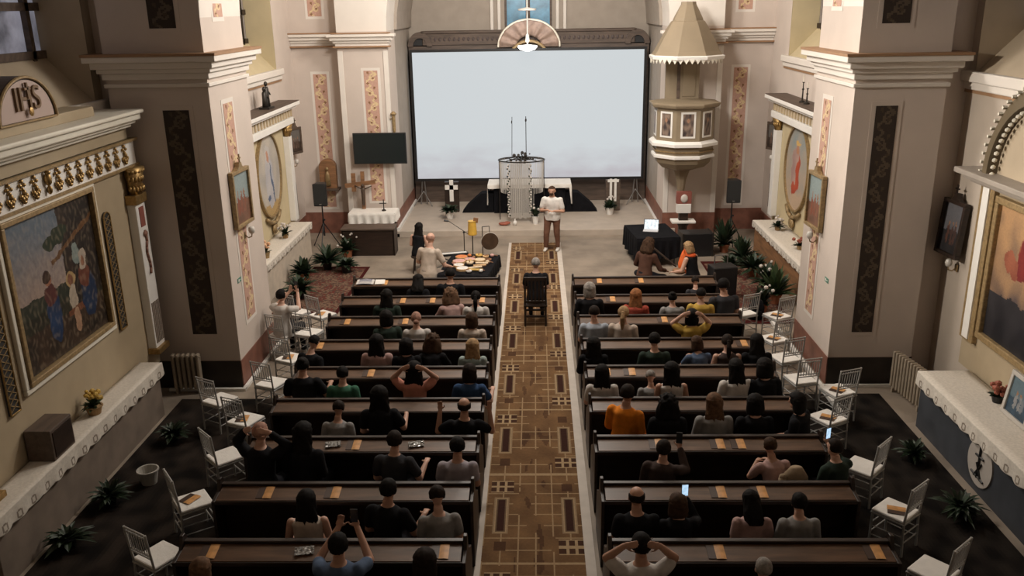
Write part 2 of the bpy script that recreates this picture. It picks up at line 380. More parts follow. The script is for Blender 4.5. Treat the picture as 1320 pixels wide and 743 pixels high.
# ================================================================== AISLE CARPET
def carpet_col(u, v):
    x = (u - .5) * 1.30; y = v * 15.3 + 8.3
    t = ((y - 14.05) / 2.07) % 1.0           # medallion centred at t = 0
    t = t - 1 if t > .5 else t
    base = mixc(c8(134, 102, 70), c8(98, 72, 50), .5 + .7 * fbm(x * 4, y * 3))
    tan = c8(176, 150, 116); dk = c8(62, 38, 30)
    ax = abs(abs(x) - .44); ay = abs(t) * 2.07
    if ax < .045 and ay < .36: return dk
    if ax < .10 and ay < .43: return mixc(tan, dk, .35 if ax > .075 or ay > .40 else .75 if ax < .06 and ay < .38 else .1)
    s = 1 if x > 0 else -1
    yy = t * 2.07 * s
    if ax < .16 and -.86 < yy < -.55:       # groups of dark leaf squares
        gx = ((abs(x) - .28) / .11) % 1; gy = ((yy + .86) / .155) % 1
        return mixc(dk, base, .15) if .15 < gx < .85 and .15 < gy < .85 else tan
    if ax < .07 and .58 < yy < .78: return mixc(dk, base, .3)
    g = ((y - 14.05) % .2588) / .2588; gx = ((x + .65) % .2167) / .2167
    if g < .09 or gx < .10:
        if fbm(x * 3 + 9, y * 1.7) > -.18: return mixc(tan, base, .25)
    if abs(abs(t) - .5) < .012: return tan
    if abs(x) < .25 and fbm(x * 9, y * 2.2 + 5) > .33: return mixc(dk, base, .45)
    return base
m = MB(); m.grid(lambda u, v: (-.045 + (u - .5) * 1.30, 8.3 + v * 15.3, .012), 72, 720, carpet_col)
tag(m.build('aisle_carpet', painted(.95, 'woven_carpet', .1), recalc=False), 'long patterned brown and gold carpet runner down the aisle between the pews', 'carpet')
EDG = mat('pale_edging_fabric', (.56, .50, .44), .9, var=.1)
m = MB(); m.box(-.76, -.69, 8.3, 23.6, .001, .016); tag(m.build('carpet_edging', EDG), 'narrow pale fabric edging along the left side of the aisle carpet', 'edging')
m = MB(); m.box(.55, .67, 8.3, 23.6, .001, .016); tag(m.build('carpet_edging', EDG), 'broad pale fabric edging along the right side of the aisle carpet', 'edging')
# ================================================================== PEWS
PITCH = 1.165
def rowy(k): return 17.27 - PITCH * (k - 1)
def make_pew(L):
    t = thing('church_pew', 'x', 'pew')
    b = MB(); b.box(-L / 2, L / 2, -.02, .015, .12, .93); b.build('backrest', WOODD, t, bevel=.006)
    b = MB(); b.box(-L / 2, L / 2, -.035, .03, .93, .965); b.build('top_rail', WOODD, t, bevel=.008)
    b = MB(); mx = Matrix.Translation((0, -.15, .90)) @ Matrix.Rotation(math.radians(8), 4, 'X')
    b.box(-L / 2 + .01, L / 2 - .01, -.135, .125, -.012, .012, mx); b.build('book_ledge', WOODL, t, bevel=.004)
    b = MB()
    b.box(-L / 2, L / 2, -.30, -.28, .84, .885); b.build('ledge_lip', WOODD, t, bevel=.004)
    b = MB(); b.box(-L / 2, L / 2, .02, .46, .42, .45); b.build('seat', WOODD, t, bevel=.008)
    b = MB(); b.box(-L / 2, L / 2, -.32, -.20, .12, .16); b.build('kneeler', WOODD, t, bevel=.006)
    for s in (-1, 1):
        b = MB(); x = s * (L / 2 + .02)
        pts = [(-.30, 0), (.50, 0), (.50, .40), (.44, .60), (.28, .68), (.10, .80), (.06, .98), (.02, 1.03), (-.04, 1.03), (-.07, .97), (-.10, .90), (-.30, .88)]
        b.prism(pts, x - .02, x + .02, 'x'); b.build('end_panel', WOODD, t, bevel=.006)
    return t
ORD = ['', 'frontmost', 'second', 'third', 'fourth', 'fifth', 'sixth', 'seventh', 'eighth', 'ninth', 'tenth']
P0 = {}
for side, sx, L, xc_ in (('left', -1, 2.96, -2.27), ('right', 1, 2.86, 2.19)):
    pro = None
    for k in range(1, 11):
        LL = L if not (side == 'right' and k >= 3) else L
        lab = '%s dark wooden pew from the altar in the %s-hand block' % (ORD[k], side)
        if pro is None:
            pro = make_pew(L); CH_[pro.name] = list(pro.children); o = pro; o['label'] = lab
        else: o = copy_tree(pro, label=lab)
        o['group'] = '%s block of pews' % side
        o.location = (xc_, rowy(k), 0)
# thin amber sheets with a dark strip on the book ledges (photo px of each)
leaf = None
LM = mat('amber_surface', (.66, .33, .11), .5, var=.3, scale=12)
LMD = mat('dark_brown_surface', (.05, .025, .015), .5)
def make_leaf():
    t = thing('amber_sheet', 'x', 'sheet')
    b = MB(); b.grid(lambda u, v: (-.05 + .10 * u, -.105 + .21 * v, .008 + .004 * math.sin(u * PI)), 4, 4); b.build('amber_panel', LM, t)
    b = MB(); b.box(-.13, -.05, -.10, .10, .002, .008); b.build('dark_panel', LMD, t)
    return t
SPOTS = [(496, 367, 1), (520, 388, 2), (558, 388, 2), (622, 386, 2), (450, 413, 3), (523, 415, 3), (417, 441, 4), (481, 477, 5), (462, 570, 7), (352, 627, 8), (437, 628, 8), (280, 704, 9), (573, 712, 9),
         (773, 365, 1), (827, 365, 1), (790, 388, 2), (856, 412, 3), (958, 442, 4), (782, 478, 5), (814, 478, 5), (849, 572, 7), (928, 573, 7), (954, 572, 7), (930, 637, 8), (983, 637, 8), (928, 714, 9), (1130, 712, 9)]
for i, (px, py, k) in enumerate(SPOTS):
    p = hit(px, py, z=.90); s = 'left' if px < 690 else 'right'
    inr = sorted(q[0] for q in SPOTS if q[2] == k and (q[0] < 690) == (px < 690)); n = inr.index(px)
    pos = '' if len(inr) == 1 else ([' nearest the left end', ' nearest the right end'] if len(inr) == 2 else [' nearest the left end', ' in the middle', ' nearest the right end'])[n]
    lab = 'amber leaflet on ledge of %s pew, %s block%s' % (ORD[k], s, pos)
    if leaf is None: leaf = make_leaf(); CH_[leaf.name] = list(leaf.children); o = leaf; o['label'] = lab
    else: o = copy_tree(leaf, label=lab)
    o['group'] = 'amber sheets on the pew ledges'
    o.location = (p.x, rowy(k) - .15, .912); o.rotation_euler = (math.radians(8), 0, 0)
# ================================================================== NEAR LEFT ALTAR
def frame_rect(mb, x0, x1, z0, z1, w, y0, y1):
    mb.box(x0, x1, y0, y1, z1 - w, z1); mb.box(x0, x1, y0, y1, z0, z0 + w)
    mb.box(x0, x0 + w, y0, y1, z0 + w, z1 - w); mb.box(x1 - w, x1, y0, y1, z0 + w, z1 - w)
def text_mesh(name, s, size, m, parent, loc, rot, depth=.015):
    cu = bpy.data.curves.new(name, 'FONT'); cu.body = s; cu.size = size; cu.extrude = depth; cu.align_x = 'CENTER'; cu.align_y = 'BOTTOM'
    o = bpy.data.objects.new(name + '_tmp', cu); COL.objects.link(o)
    dg = bpy.context.evaluated_depsgraph_get(); me = bpy.data.meshes.new_from_object(o.evaluated_get(dg))
    bpy.data.objects.remove(o); me.materials.clear(); me.materials.append(m)
    q = bpy.data.objects.new(name, me); COL.objects.link(q); q.parent = parent; q.location = loc; q.rotation_euler = rot; return q
TANP = mat('olive_tan_painted_panel', (.40, .32, .21), .7, var=.08, scale=3)
CREAM = mat('cream_painted_moulding', (.72, .68, .58), .6, var=.05)
LA = thing('altar_retable', 'large painted altarpiece with gold-dotted white frieze and round-topped emblem on left wall', 'altarpiece', (-6.45, 11.15, 0), PI / 2)
b = MB(); b.box(-2.62, 2.62, 0, .50, .6, 4.6); b.build('back_panel', TANP, LA)
b = MB(); b.box(-2.70, 2.70, -.05, .5, 3.99, 4.40); b.build('frieze', WHITE, LA, bevel=.008)
b = MB(); b.box(-2.75, 2.75, -.10, .5, 4.36, 4.40); b.box(-2.75, 2.75, -.08, .5, 3.96, 4.0); b.build('frieze_moulding', GOLDP, LA)
b = MB()
for o_, z0, z1 in ((.10, 4.58, 4.64), (.18, 4.64, 4.70), (.27, 4.70, 4.80), (.33, 4.80, 4.86)): b.box(-2.62 - o_, 2.62 + min(o_, .0), -o_, .5, z0, z1)
b.build('cornice', CREAM, LA, bevel=.02)
b = MB(); b.box(-2.0, 1.7, 0, .45, 4.86, 5.0); b.build('attic_block', TANP, LA, bevel=.01)
n = 0
for i in range(-8, 9):
    b = MB(); x = i * .285 + .02
    if i == 0:
        b.ball((x, -.09, 4.24), (.05, .05, .09)); b.ball((x, -.09, 4.10), (.03, .04, .06)); b.ball((x, -.1, 4.33), (.035, .04, .03))
    else:
        for a in range(4): b.ball((x + .045 * math.cos(a * PI / 2), -.07, 4.27 + .05 * math.sin(a * PI / 2)), (.03, .03, .03), 1)
        for a in range(5): b.ball((x - .06 + .03 * a, -.075, 4.13 - .03 * (a % 2)), (.028, .03, .045), 1)
        b.ball((x, -.085, 4.18), (.03, .03, .05), 1); b.ball((x, -.075, 4.06), (.04, .03, .03), 1)
    b.build('gold_ornament', GOLD, LA, smooth=True)
def rim_pts(rx, rz, n=24): return [(rx * math.cos(PI * i / n), rz * math.sin(PI * i / n)) for i in range(n + 1)]
b = MB(); b.prism([(x - .05, z + 5.0) for x, z in rim_pts(.68, .56)], -.02, .34, 'y'); md = b.build('medallion', mat('dark_brown_paint', (.06, .04, .03), .6), LA)
b = MB(); b.prism([(x - .05, z + 5.02) for x, z in rim_pts(.60, .49)], -.035, -.01, 'y'); b.build('medallion_face', mat('mauve_paint', (.42, .32, .28), .6), md)
b = MB()
pts = [(-.05 + .66 * math.cos(PI * i / 24), -.04, 5.0 + .545 * math.sin(PI * i / 24)) for i in range(25)]; b.tube(pts, .02); b.tube([pts[0], pts[-1]], .015); b.build('medallion_rim', GOLDP, md)
BRN = mat('dark_gold_letter', (.16, .09, .04), .5)
text_mesh('lettering', 'IHS', .42, BRN, md, (-.05, -.05, 5.06), (PI / 2, 0, 0))
b = MB(); b.box(-.065, -.035, -.08, -.05, 5.28, 5.48); b.box(-.12, .02, -.08, -.05, 5.39, 5.42); b.build('emblem_cross', BRN, md)
b = MB(); b.ball((-.05, -.08, 5.12), (.05, .02, .06)); b.build('emblem_heart', GOLD, md)
# painting
def ell(u, v, cx, cy, rx, ry): return ((u - cx) / rx) ** 2 + ((v - cy) / ry) ** 2 < 1
def pic_family(u, v):
    u, v = u + .018 * fbm(u * 14, v * 14), v + .018 * fbm(u * 14 + 7, v * 14)
    n = fbm(u * 7, v * 7) * .5
    if v > .42: c = mixc(c8(190, 165, 150), c8(120, 135, 150), (v - .42) / .5 + n * .3)
    else: c = mixc(c8(60, 58, 40), c8(30, 34, 26), .5 + n)
    if v < .47 and v > .36 and n > -.3: c = c8(48, 56, 44)
    if v < .26: c = mixc(c8(80, 58, 42), c8(34, 26, 20), .5 + n * 1.3)
    if u > .58 and v > .25 and (u < .70 or v > .35): c = mixc(c8(62, 46, 38), c8(36, 28, 26), .5 + n)
    if u > .68 and v > .3: c = mixc(c8(50, 38, 34), c8(26, 24, 24), .5 + n)
    if ell(u, v, .73, .63, .05, .08): c = c8(150, 165, 160)
    if abs(v - (.66 + (u - .5) * .38)) < .018 and u > .44: c = c8(120, 82, 48)
    if ell(u + n * .05, v + n * .05, .50, .78, .12, .05) or ell(u, v, .58, .83, .1, .04): c = c8(44, 58, 40)
    # standing figure in blue
    if ell(u, v, .38, .30, .075, .20): c = mixc(c8(40, 78, 125), c8(20, 40, 75), .5 + n)
    if ell(u, v, .37, .44, .075, .07): c = c8(100, 50, 48)
    if ell(u, v, .37, .55, .032, .04): c = c8(178, 120, 92)
    if ell(u, v, .36, .575, .04, .035): c = c8(60, 36, 28)
    # child in white by a bench
    if ell(u, v, .62, .47, .055, .055): c = c8(190, 160, 110)
    if ell(u, v, .62, .465, .03, .035): c = c8(150, 100, 74)
    if ell(u, v, .62, .34, .05, .10): c = c8(200, 185, 165)
    if .54 < u < .76 and .22 < v < .27: c = c8(130, 78, 52)
    if ell(u, v, .63, .17, .04, .09): c = c8(190, 150, 120)
    # seated woman in white veil and blue cloak
    if ell(u, v, .82, .30, .10, .17): c = mixc(c8(30, 62, 100), c8(16, 32, 60), .5 + n)
    if ell(u, v, .79, .45, .07, .09): c = c8(120, 66, 50)
    if ell(u, v, .80, .56, .05, .075): c = c8(196, 182, 165)
    if ell(u, v, .80, .55, .025, .035): c = c8(170, 120, 92)
    return mixc(mixc(c, c8(44, 38, 32), .28), c8(200, 180, 150) if fbm(u * 40, v * 22) > 0 else (0, 0, 0), abs(fbm(u * 40, v * 22)) * .28)
b = MB(); b.grid(lambda u, v: (-1.08 + 2.16 * u, -.02, 1.88 + 1.96 * v), 170, 155, pic_family); pp = b.build('painting', painted(.45, 'oil_painting', .4), LA, recalc=False)
b = MB(); frame_rect(b, -1.16, 1.16, 1.80, 3.92, .07, -.09, 0); b.build('gilt_frame', GOLDP, pp, bevel=.01)
b = MB(); frame_rect(b, -1.24, 1.24, 1.72, 4.0 - .02, .07, -.06, 0); b.build('cream_frame', CREAM, pp, bevel=.012)
LATM = mat('black_lattice_ground', (.03, .03, .03), .5)
for s in (-1, 1):
    b = MB(); cx = s * 1.50; pts = [(cx - .10, 1.62), (cx + .10, 1.62)] + [(cx + .10 * math.cos(PI * i / 10), 3.36 + .10 * math.sin(PI * i / 10)) for i in range(11)]
    b.prism(pts, -.03, .005, 'y'); lp = b.build('lattice_panel', LATM, LA)
    b = MB()
    for i in range(18):
        z = 1.66 + i * .097; b.cone((cx - .09, -.035, z), (cx + .09, -.035, z + .1), .007, n=4); b.cone((cx + .09, -.035, z), (cx - .09, -.035, z + .1), .007, n=4)
    b.build('gold_lattice', GOLDP, lp)
    b = MB(); e = [(x, -.035, z) for x, z in pts] + [(pts[0][0], -.035, pts[0][1])]; b.tube(e, .012); b.build('gold_edge', GOLD, lp)
    cx = s * 2.42
    b = MB(); b.box(cx - .17, cx + .17, -.14, 0, .95, 3.42); pl = b.build('pilaster', WHITE, LA, bevel=.01)
    b = MB()
    for i in range(5): b.box(cx - .13 + i * .06, cx - .10 + i * .06, -.152, -.139, 1.05, 1.75)
    b.build_each('flute', mat('grey_brown_paint', (.25, .2, .16), .7), pl)
    b = MB(); b.box(cx - .08, cx + .08, -.15, -.139, 3.02, 3.34); b.build('red_inlay', mat('dull_red_paint', (.25, .08, .06), .6), pl)
    b = MB(); b.tube([(cx + .03 * math.sin(i * 1.2), -.155, 2.95 - i * .09) for i in range(9)], .022); b.ball((cx, -.16, 2.9), (.06, .03, .05)); b.build('carved_garland', mat('rusty_carving', (.25, .12, .08), .6), pl, smooth=True)
    b = MB(); b.box(cx - .20, cx + .20, -.18, 0, 3.40, 3.55); b.box(cx - .21, cx + .21, -.20, 0, .88, .98); b.build_each('gold_band', GOLD, pl, bevel=.01)
    b = MB(); b.loft([(cx, -.1, 3.55, .14, .1), (cx, -.1, 3.75, .16, .11), (cx, -.12, 3.97, .21, .15)], 12)
    for i in range(9):
        a = -PI * i / 8; x = cx + .16 * math.cos(a); y = -.1 + .12 * math.sin(a)
        for zz in (3.64, 3.80): b.ball((x, y, zz), (.035, .03, .06), 1)
        b.ball((x * 1.0 + .03 * math.cos(a), y - .02, 3.92), (.04, .035, .035), 1)
    b.build('capital', GOLD, pl, smooth=True)
# altar tables with lace-edged cloths
STONE = mat('grey_brown_altar_stone', (.20, .155, .12), .8, var=.25, scale=3)
DKBL = mat('dark_slate_altar_front', (.045, .05, .06), .6, var=.3, scale=3)
LACE_W = c8(222, 214, 202); LACE_D = c8(150, 138, 126)
def lace_cloth(name, L, depth, z, drop, label, rep, loc, rz, lace=True):
    # local: front at y=0 facing -y, back at +depth, x centred
    nu = max(24, int(L * 24)); nv = 20; tot = depth + drop
    def fn(u, v):
        x = (u - .5) * L; s = v / .25 * depth if v < .25 else depth + (v - .25) / .75 * drop
        if s < depth: return (x, depth - s, z + .006 + .003 * fbm(x * 3, s * 4))
        d = s - depth; sc = .03 * abs(math.sin(PI * u * rep)) if lace else .03 * math.sin(u * 23)
        d2 = d * (1 - (0 if not lace else 0)) + (sc * d / drop)
        return (x, -.012 - .012 * math.sin(x * 17) * d / drop - .004, z + .006 - d2)
    def cf(u, v):
        s = (v / .25 - 1) * depth if v < .25 else (v - .25) / .75 * drop
        if not lace or s < drop * .25: return LACE_W
        a = (u * rep) % 1; r = math.hypot((a - .5) * 1.4, (s / drop - .68) * 1.1)
        return LACE_D if .16 < r < .27 or r < .06 else LACE_W
    m = MB(); m.grid(fn, nu if not lace else max(nu, rep * 12), 24, cf)
    o = m.build(name, painted(.95, 'linen_with_lace', .1), recalc=False, smooth=True); o.location = loc; o.rotation_euler = (0, 0, rz)
    sol = o.modifiers.new('s', 'SOLIDIFY'); sol.thickness = .004; sol.offset = 0
    tag(o, label, 'tablecloth'); return o
def altar_block(label, L, depth, z, m, loc, rz, inner=None):
    t = thing('altar_table', label, 'altar', loc, rz)
    b = MB(); b.box(-L / 2 + .03, L / 2 - .03, .04, depth, 0, z - .05); b.build('base', m, t, bevel=.01)
    b = MB(); b.box(-L / 2, L / 2, 0, depth, z - .05, z); b.build('table_top', WOODB, t, bevel=.008)
    return t
altar_block('grey stone altar table below the large altarpiece on left wall', 4.6, .36, .90, STONE, (-6.07, 10.65, 0), PI / 2)
lace_cloth('altar_cloth', 4.62, .36, .90, .20, 'white lace-edged cloth on the near left altar table', 15, (-6.07, 10.65, 0), PI / 2)
RT = altar_block('dark slate altar table with round monogram panel on right side', 4.2, .76, .90, DKBL, (5.80, 10.35, 0), -PI / 2)
b = MB(); b.prism([(.32 * math.cos(2 * PI * i / 32) - .10, .44 + .32 * math.sin(2 * PI * i / 32)) for i in range(32)], .02, .045, 'y'); rp = b.build('round_panel', mat('grey_white_panel', (.42, .38, .34), .7, var=.1), RT)
b = MB(); q = lambda x, z: (x - .10, .008, .44 + z)
b.tube([q(0, -.2), q(0, .24)], .018); b.tube([q(-.10, .10), q(.10, .10)], .016); b.tube([q(-.08, -.20), q(.07, .02)], .014); b.tube([q(.09, -.20), q(-.05, .0)], .014); b.tube([q(-.16, -.17), q(.16, -.20)], .015); b.build('cross_monogram', BLACK, rp)
lace_cloth('altar_cloth', 4.22, .76, .90, .20, 'white lace-edged cloth on the near right altar table', 15, (5.80, 10.35, 0), -PI / 2)
# box loudspeaker + flower basket on left altar
t = thing('wooden_box', 'dark brown wooden box on the left altar cloth beneath the painting', 'box', (-6.26, 9.98, .91), PI / 2)
b = MB(); b.box(-.26, .26, -.17, .17, 0, .42); b.build('body', WOODP, t, bevel=.01); b = MB(); b.box(-.22, .22, -.18, -.17, .04, .38); b.build('front_panel', WOODD, t)
def foliage(mb, c, R, n, h, seed, lw=.05, up=.5):
    rnd = random.Random(seed)
    for i in range(n):
        a = rnd.uniform(0, 2 * PI); el = rnd.uniform(.15, 1.3); L = R * rnd.uniform(.6, 1.1)
        d = Vector((math.cos(a) * math.cos(el), math.sin(a) * math.cos(el), math.sin(el) * h / R))
        s = Vector((-math.sin(a), math.cos(a), 0)) * lw * rnd.uniform(.6, 1.2)
        p = [Vector(c) + d * L * t - Vector((0, 0, .35 * L * t * t)) for t in (0, .35, .7, 1)]
        v = [mb.bm.verts.new(p[0]), mb.bm.verts.new(p[1] + s), mb.bm.verts.new(p[2] + s * .8), mb.bm.verts.new(p[3]), mb.bm.verts.new(p[2] - s * .8), mb.bm.verts.new(p[1] - s)]
        mid = [mb.bm.verts.new(p[1] - Vector((0, 0, lw * .35))), mb.bm.verts.new(p[2] - Vector((0, 0, lw * .35)))]
        mb.bm.faces.new((v[0], v[1], mid[0])); mb.bm.faces.new((v[0], mid[0], v[5])); mb.bm.faces.new((v[1], v[2], mid[1], mid[0])); mb.bm.faces.new((mid[0], mid[1], v[4], v[5]))
        mb.bm.faces.new((v[2], v[3], mid[1])); mb.bm.faces.new((mid[1], v[3], v[4]))
    return mb
def potted(name, label, cat, loc, R, h, seed, potm=POTT, pr=.12, ph=.2, flow=None, n=60, lm=GREEN, group=None, lw=.05):
    t = thing(name, label, cat, loc, 0, group)
    b = MB(); b.lathe([(pr * .7, 0), (pr * .95, ph * .9), (pr * 1.05, ph * .9), (pr * 1.05, ph), (pr * .85, ph), (pr * .8, ph * .9)], n=16); b.build('pot', potm, t)
    b = MB(); foliage(b, (0, 0, ph * .9), R, n, h, seed, lw); b.build('foliage', lm, t)
    if flow:
        rnd = random.Random(seed + 1); b = MB()
        for i in range(flow[1]):
            a = rnd.uniform(0, 2 * PI); r = R * rnd.uniform(.2, .75); b.ball((r * math.cos(a), r * math.sin(a), ph + rnd.uniform(.3, .8) * h), rnd.uniform(.025, .05), 1)
        b.build('blossoms', flow[0], t)
    return t
YEL = mat('yellow_flower', (.65, .42, .08), .6, var=.3); REDF = mat('red_flower', (.35, .10, .06), .6, var=.3); WHF = mat('white_flower', (.65, .6, .55), .6, var=.2)
potted('flower_basket', 'basket of yellow and red flowers against the left altar panel', 'flowers', (-6.25, 11.1, .91), .20, .26, 3, mat('wicker', (.35, .22, .1), .8, var=.3), .12, .12, (YEL, 16), 50, GREEN2, lw=.03)
potted('flower_pot', 'small pot of russet flowers on the right altar beside blue picture', 'flowers', (6.42, 11.35, .91), .17, .2, 4, BLACK, .09, .10, (REDF, 14), 40, GREEN, lw=.03)
def framed(name, label, loc, rz, w, h, fm, picf, fw=.06, d=.05, tilt=0, crest=False, group=None, cat='picture'):
    t = thing(name, label, cat, loc, rz, group); t.rotation_euler = (math.radians(tilt), 0, rz)
    b = MB(); frame_rect(b, -w / 2, w / 2, -h / 2, h / 2, fw, -d, .0); b.build('frame', fm, t, bevel=.008)
    b = MB(); b.grid(lambda u, v: ((u - .5) * (w - fw * 2), -d * .5, (v - .5) * (h - fw * 2)), 24, 30, picf); b.build('picture', painted(.45, 'oil_painting', .4), t, recalc=False)
    b = MB(); b.box(-w / 2 + .01, w / 2 - .01, -.01, .005, -h / 2 + .01, h / 2 - .01); b.build('backing', WOODP, t)
    if crest:
        b = MB(); b.prism([(-w * .22, h / 2), (w * .22, h / 2), (w * .10, h / 2 + .05), (w * .06, h / 2 + .12), (-w * .06, h / 2 + .12), (-w * .10, h / 2 + .05)], -d, 0, 'y')
        b.box(-.012, .012, -d, -d + .02, h / 2 + .12, h / 2 + .26); b.box(-.05, .05, -d, -d + .02, h / 2 + .18, h / 2 + .205); b.build('crest_cross', fm, t)
    return t
def pic_scene(sky, gr, fig, sd):
    def f(u, v):
        u, v = u + .05 * fbm(u * 9, v * 9 + sd), v + .04 * fbm(u * 9 + 7, v * 9)
        n = fbm(u * 6 + sd, v * 6) * .5
        c = mixc(sky, mixc(sky, gr, .5), .5 - v + n) if v > .45 else mixc(gr, mixc(gr, (0, 0, 0), .6), .5 + n)
        for i, cx in enumerate((.3, .52, .7)):
            if ell(u, v, cx + .03 * math.sin(sd + i), .36, .07, .22): c = mixc(fig, gr, .25 * i + n)
            if ell(u, v, cx + .03 * math.sin(sd + i), .60, .04, .045): c = c8(160, 120, 92)
        return c
    return f
framed('framed_picture', 'blue framed picture propped on the right altar cloth', (6.40, 10.75, 1.22), -PI / 2, .62, .62, mat('pale_frame', (.45, .42, .38), .6), pic_scene(c8(100, 120, 130), c8(70, 95, 115), c8(150, 150, 150), 2.), tilt=-8)
# ---- near right altarpiece
RA = thing('altar_retable', 'gilt-framed altarpiece with dentilled round arch on the right wall', 'altarpiece', (6.62, 11.6, 0), -PI / 2)
# local x = -(world y - 11.6)
b = MB(); b.box(-1.35, 1.35, 0, .18, .85, 3.7); b.build('back_panel', TANP, RA)
def pic_cloud(u, v):
    u, v = u + .05 * fbm(u * 9, v * 9), v + .04 * fbm(u * 9 + 7, v * 9)
    n = fbm(u * 5, v * 5) * .6
    c = mixc(c8(70, 66, 74), c8(190, 150, 110), v * 1.1 + n)
    if v < .35: c = mixc(c8(30, 30, 36), c8(60, 58, 62), v * 2 + n)
    for cx, cy, r in ((.28, .62, .09), (.40, .56, .10), (.62, .62, .12), (.72, .50, .09), (.5, .72, .1)):
        if ell(u + n * .05, v, cx, cy, r, r * .8): c = mixc(c8(178, 110, 84), c8(120, 60, 50), .5 + n)
    if ell(u, v, .52, .66, .1, .16): c = mixc(c8(160, 60, 50), c8(90, 40, 50), .5 + n)
    if ell(u, v, .52, .86, .04, .05): c = c8(190, 140, 110)
    return c
b = MB(); b.grid(lambda u, v: (-.72 + 1.44 * u, -.03, 1.58 + 1.96 * v), 50, 70, pic_cloud); pp = b.build('painting', painted(.45, 'oil_painting', .4), RA, recalc=False)
b = MB(); frame_rect(b, -.82, .82, 1.48, 3.62, .10, -.10, 0); b.build('gilt_frame', GOLDP, pp, bevel=.015)
for s in (-1, 1):
    cx = s * 1.10
    b = MB(); b.box(cx - .20, cx + .20, -.08, 0, 1.32, 3.72); pl = b.build('pilaster', GOLDP, RA, bevel=.01)
    b = MB(); b.box(cx - .09, cx + .09, -.10, -.06, 1.36, 3.70); b.build('white_inlay', WHITE, pl)
b = MB()
for o_, z0, z1 in ((.12, 3.68, 3.73), (.2, 3.73, 3.80), (.30, 3.80, 3.88)): b.box(-1.45 - o_, 1.45 + o_, -o_, .18, z0, z1)
b.build('cornice', mat('grey_brown_cornice', (.33, .29, .25), .6, var=.1), RA, bevel=.012)
b = MB()
for r0, r1, y in ((1.22, 1.34, -.06), (1.10, 1.22, -.14)):
    for i in range(32):
        a0, a1 = PI * i / 32, PI * (i + 1) / 32
        b.prism([(r * math.cos(a), 3.88 + r * math.sin(a)) for r, a in ((r0, a0), (r0, a1), (r1, a1), (r1, a0))], y, .18, 'y')
ar = b.build('arch_moulding', mat('dark_gilt', (.13, .10, .06), .5), RA)
b = MB()
for i in range(33):
    a = PI * i / 32; b.ball((1.05 * math.cos(a), -.08, 3.88 + 1.05 * math.sin(a)), (.035, .04, .035), 1)
    b.box(-.02, .02, -.12, -.06, -.02, .02, Matrix.Translation((1.35 * math.cos(a), 0, 3.88 + 1.35 * math.sin(a))) @ Matrix.Rotation(-a, 4, 'Y'))
b.build_each('arch_bead', CREAM, ar)
b = MB(); b.prism([(x, z + 3.88) for x, z in rim_pts(1.12, 1.12)], .02, .16, 'y'); b.build('tympanum', WALLT, RA)
# switch plate, picture and sconce on the right wall
framed('framed_picture', 'dark framed picture tilted out from the near right wall', (6.70, 13.85, 2.78), -PI / 2 + .1, .62, .90, WOODD, pic_scene(c8(110, 110, 115), c8(60, 58, 60), c8(100, 70, 60), 1.), d=.09, tilt=-4, crest=True)
def sconce(label, loc, rz, group='electric candle sconces below the pictures'):
    t = thing('wall_sconce', label, 'wall lamp', loc, rz, group)
    b = MB(); b.box(-.04, .04, -.02, 0, -.06, .06); b.build('bracket', GOLDP, t, bevel=.005)
    b = MB(); b.tube([(0, -.02, 0), (0, -.07, -.05), (0, -.13, -.03), (0, -.14, .03)], .010); b.build('arm', GOLDP, t)
    b = MB(); b.lathe([(.02, 0), (.045, .02), (.06, .07), (.045, .12), (.03, .13)], (0, -.14, .02), 12); b.build('glass_shade', mat('frosted_glass', (.6, .57, .52), .3), t, smooth=True)
    return t
sconce('small glass sconce below the dark picture, near right wall', (6.78, 13.75, 2.15), -PI / 2)
t = thing('light_switch', 'black and white switch plate on the right wall above the altar cloth', 'switch', (6.79, 13.1, 1.02), -PI / 2)
b = MB(); b.box(-.07, .07, -.02, 0, -.14, .14); b.build('plate', BLACK, t, bevel=.005); b = MB(); b.box(-.03, .03, -.03, -.02, .02, .09); b.box(-.03, .03, -.03, -.02, -.09, -.02); b.build_each('rocker', WHITE, t)
# radiators
def radiator(label, loc, rz, n):
    t = thing('radiator', label, 'radiator', loc, rz)
    for i in range(n):
        b = MB(); x = (i - (n - 1) / 2) * .085; b.box(x - .028, x + .028, -.06, .06, .08, .72); b.build('column', mat('beige_enamel', (.34, .28, .21), .5, var=.1), t, bevel=.02)
    b = MB(); w = n * .085 / 2
    for zz in (.13, .66): b.cone((-w, 0, zz), (w, 0, zz), .02)
    for s in (-1, 1): b.box(s * w * .8 - .02, s * w * .8 + .02, -.05, .05, 0, .1)
    b.build('pipe', mat('beige_enamel', (.34, .28, .21)), t)
radiator('beige ribbed radiator beside the left altar at foot of pier', (-6.02, 13.78, 0), 0, 6)
radiator('beige ribbed radiator beside the right altar near the wall', (6.05, 13.3, 0), -PI / 2 + .15, 11)
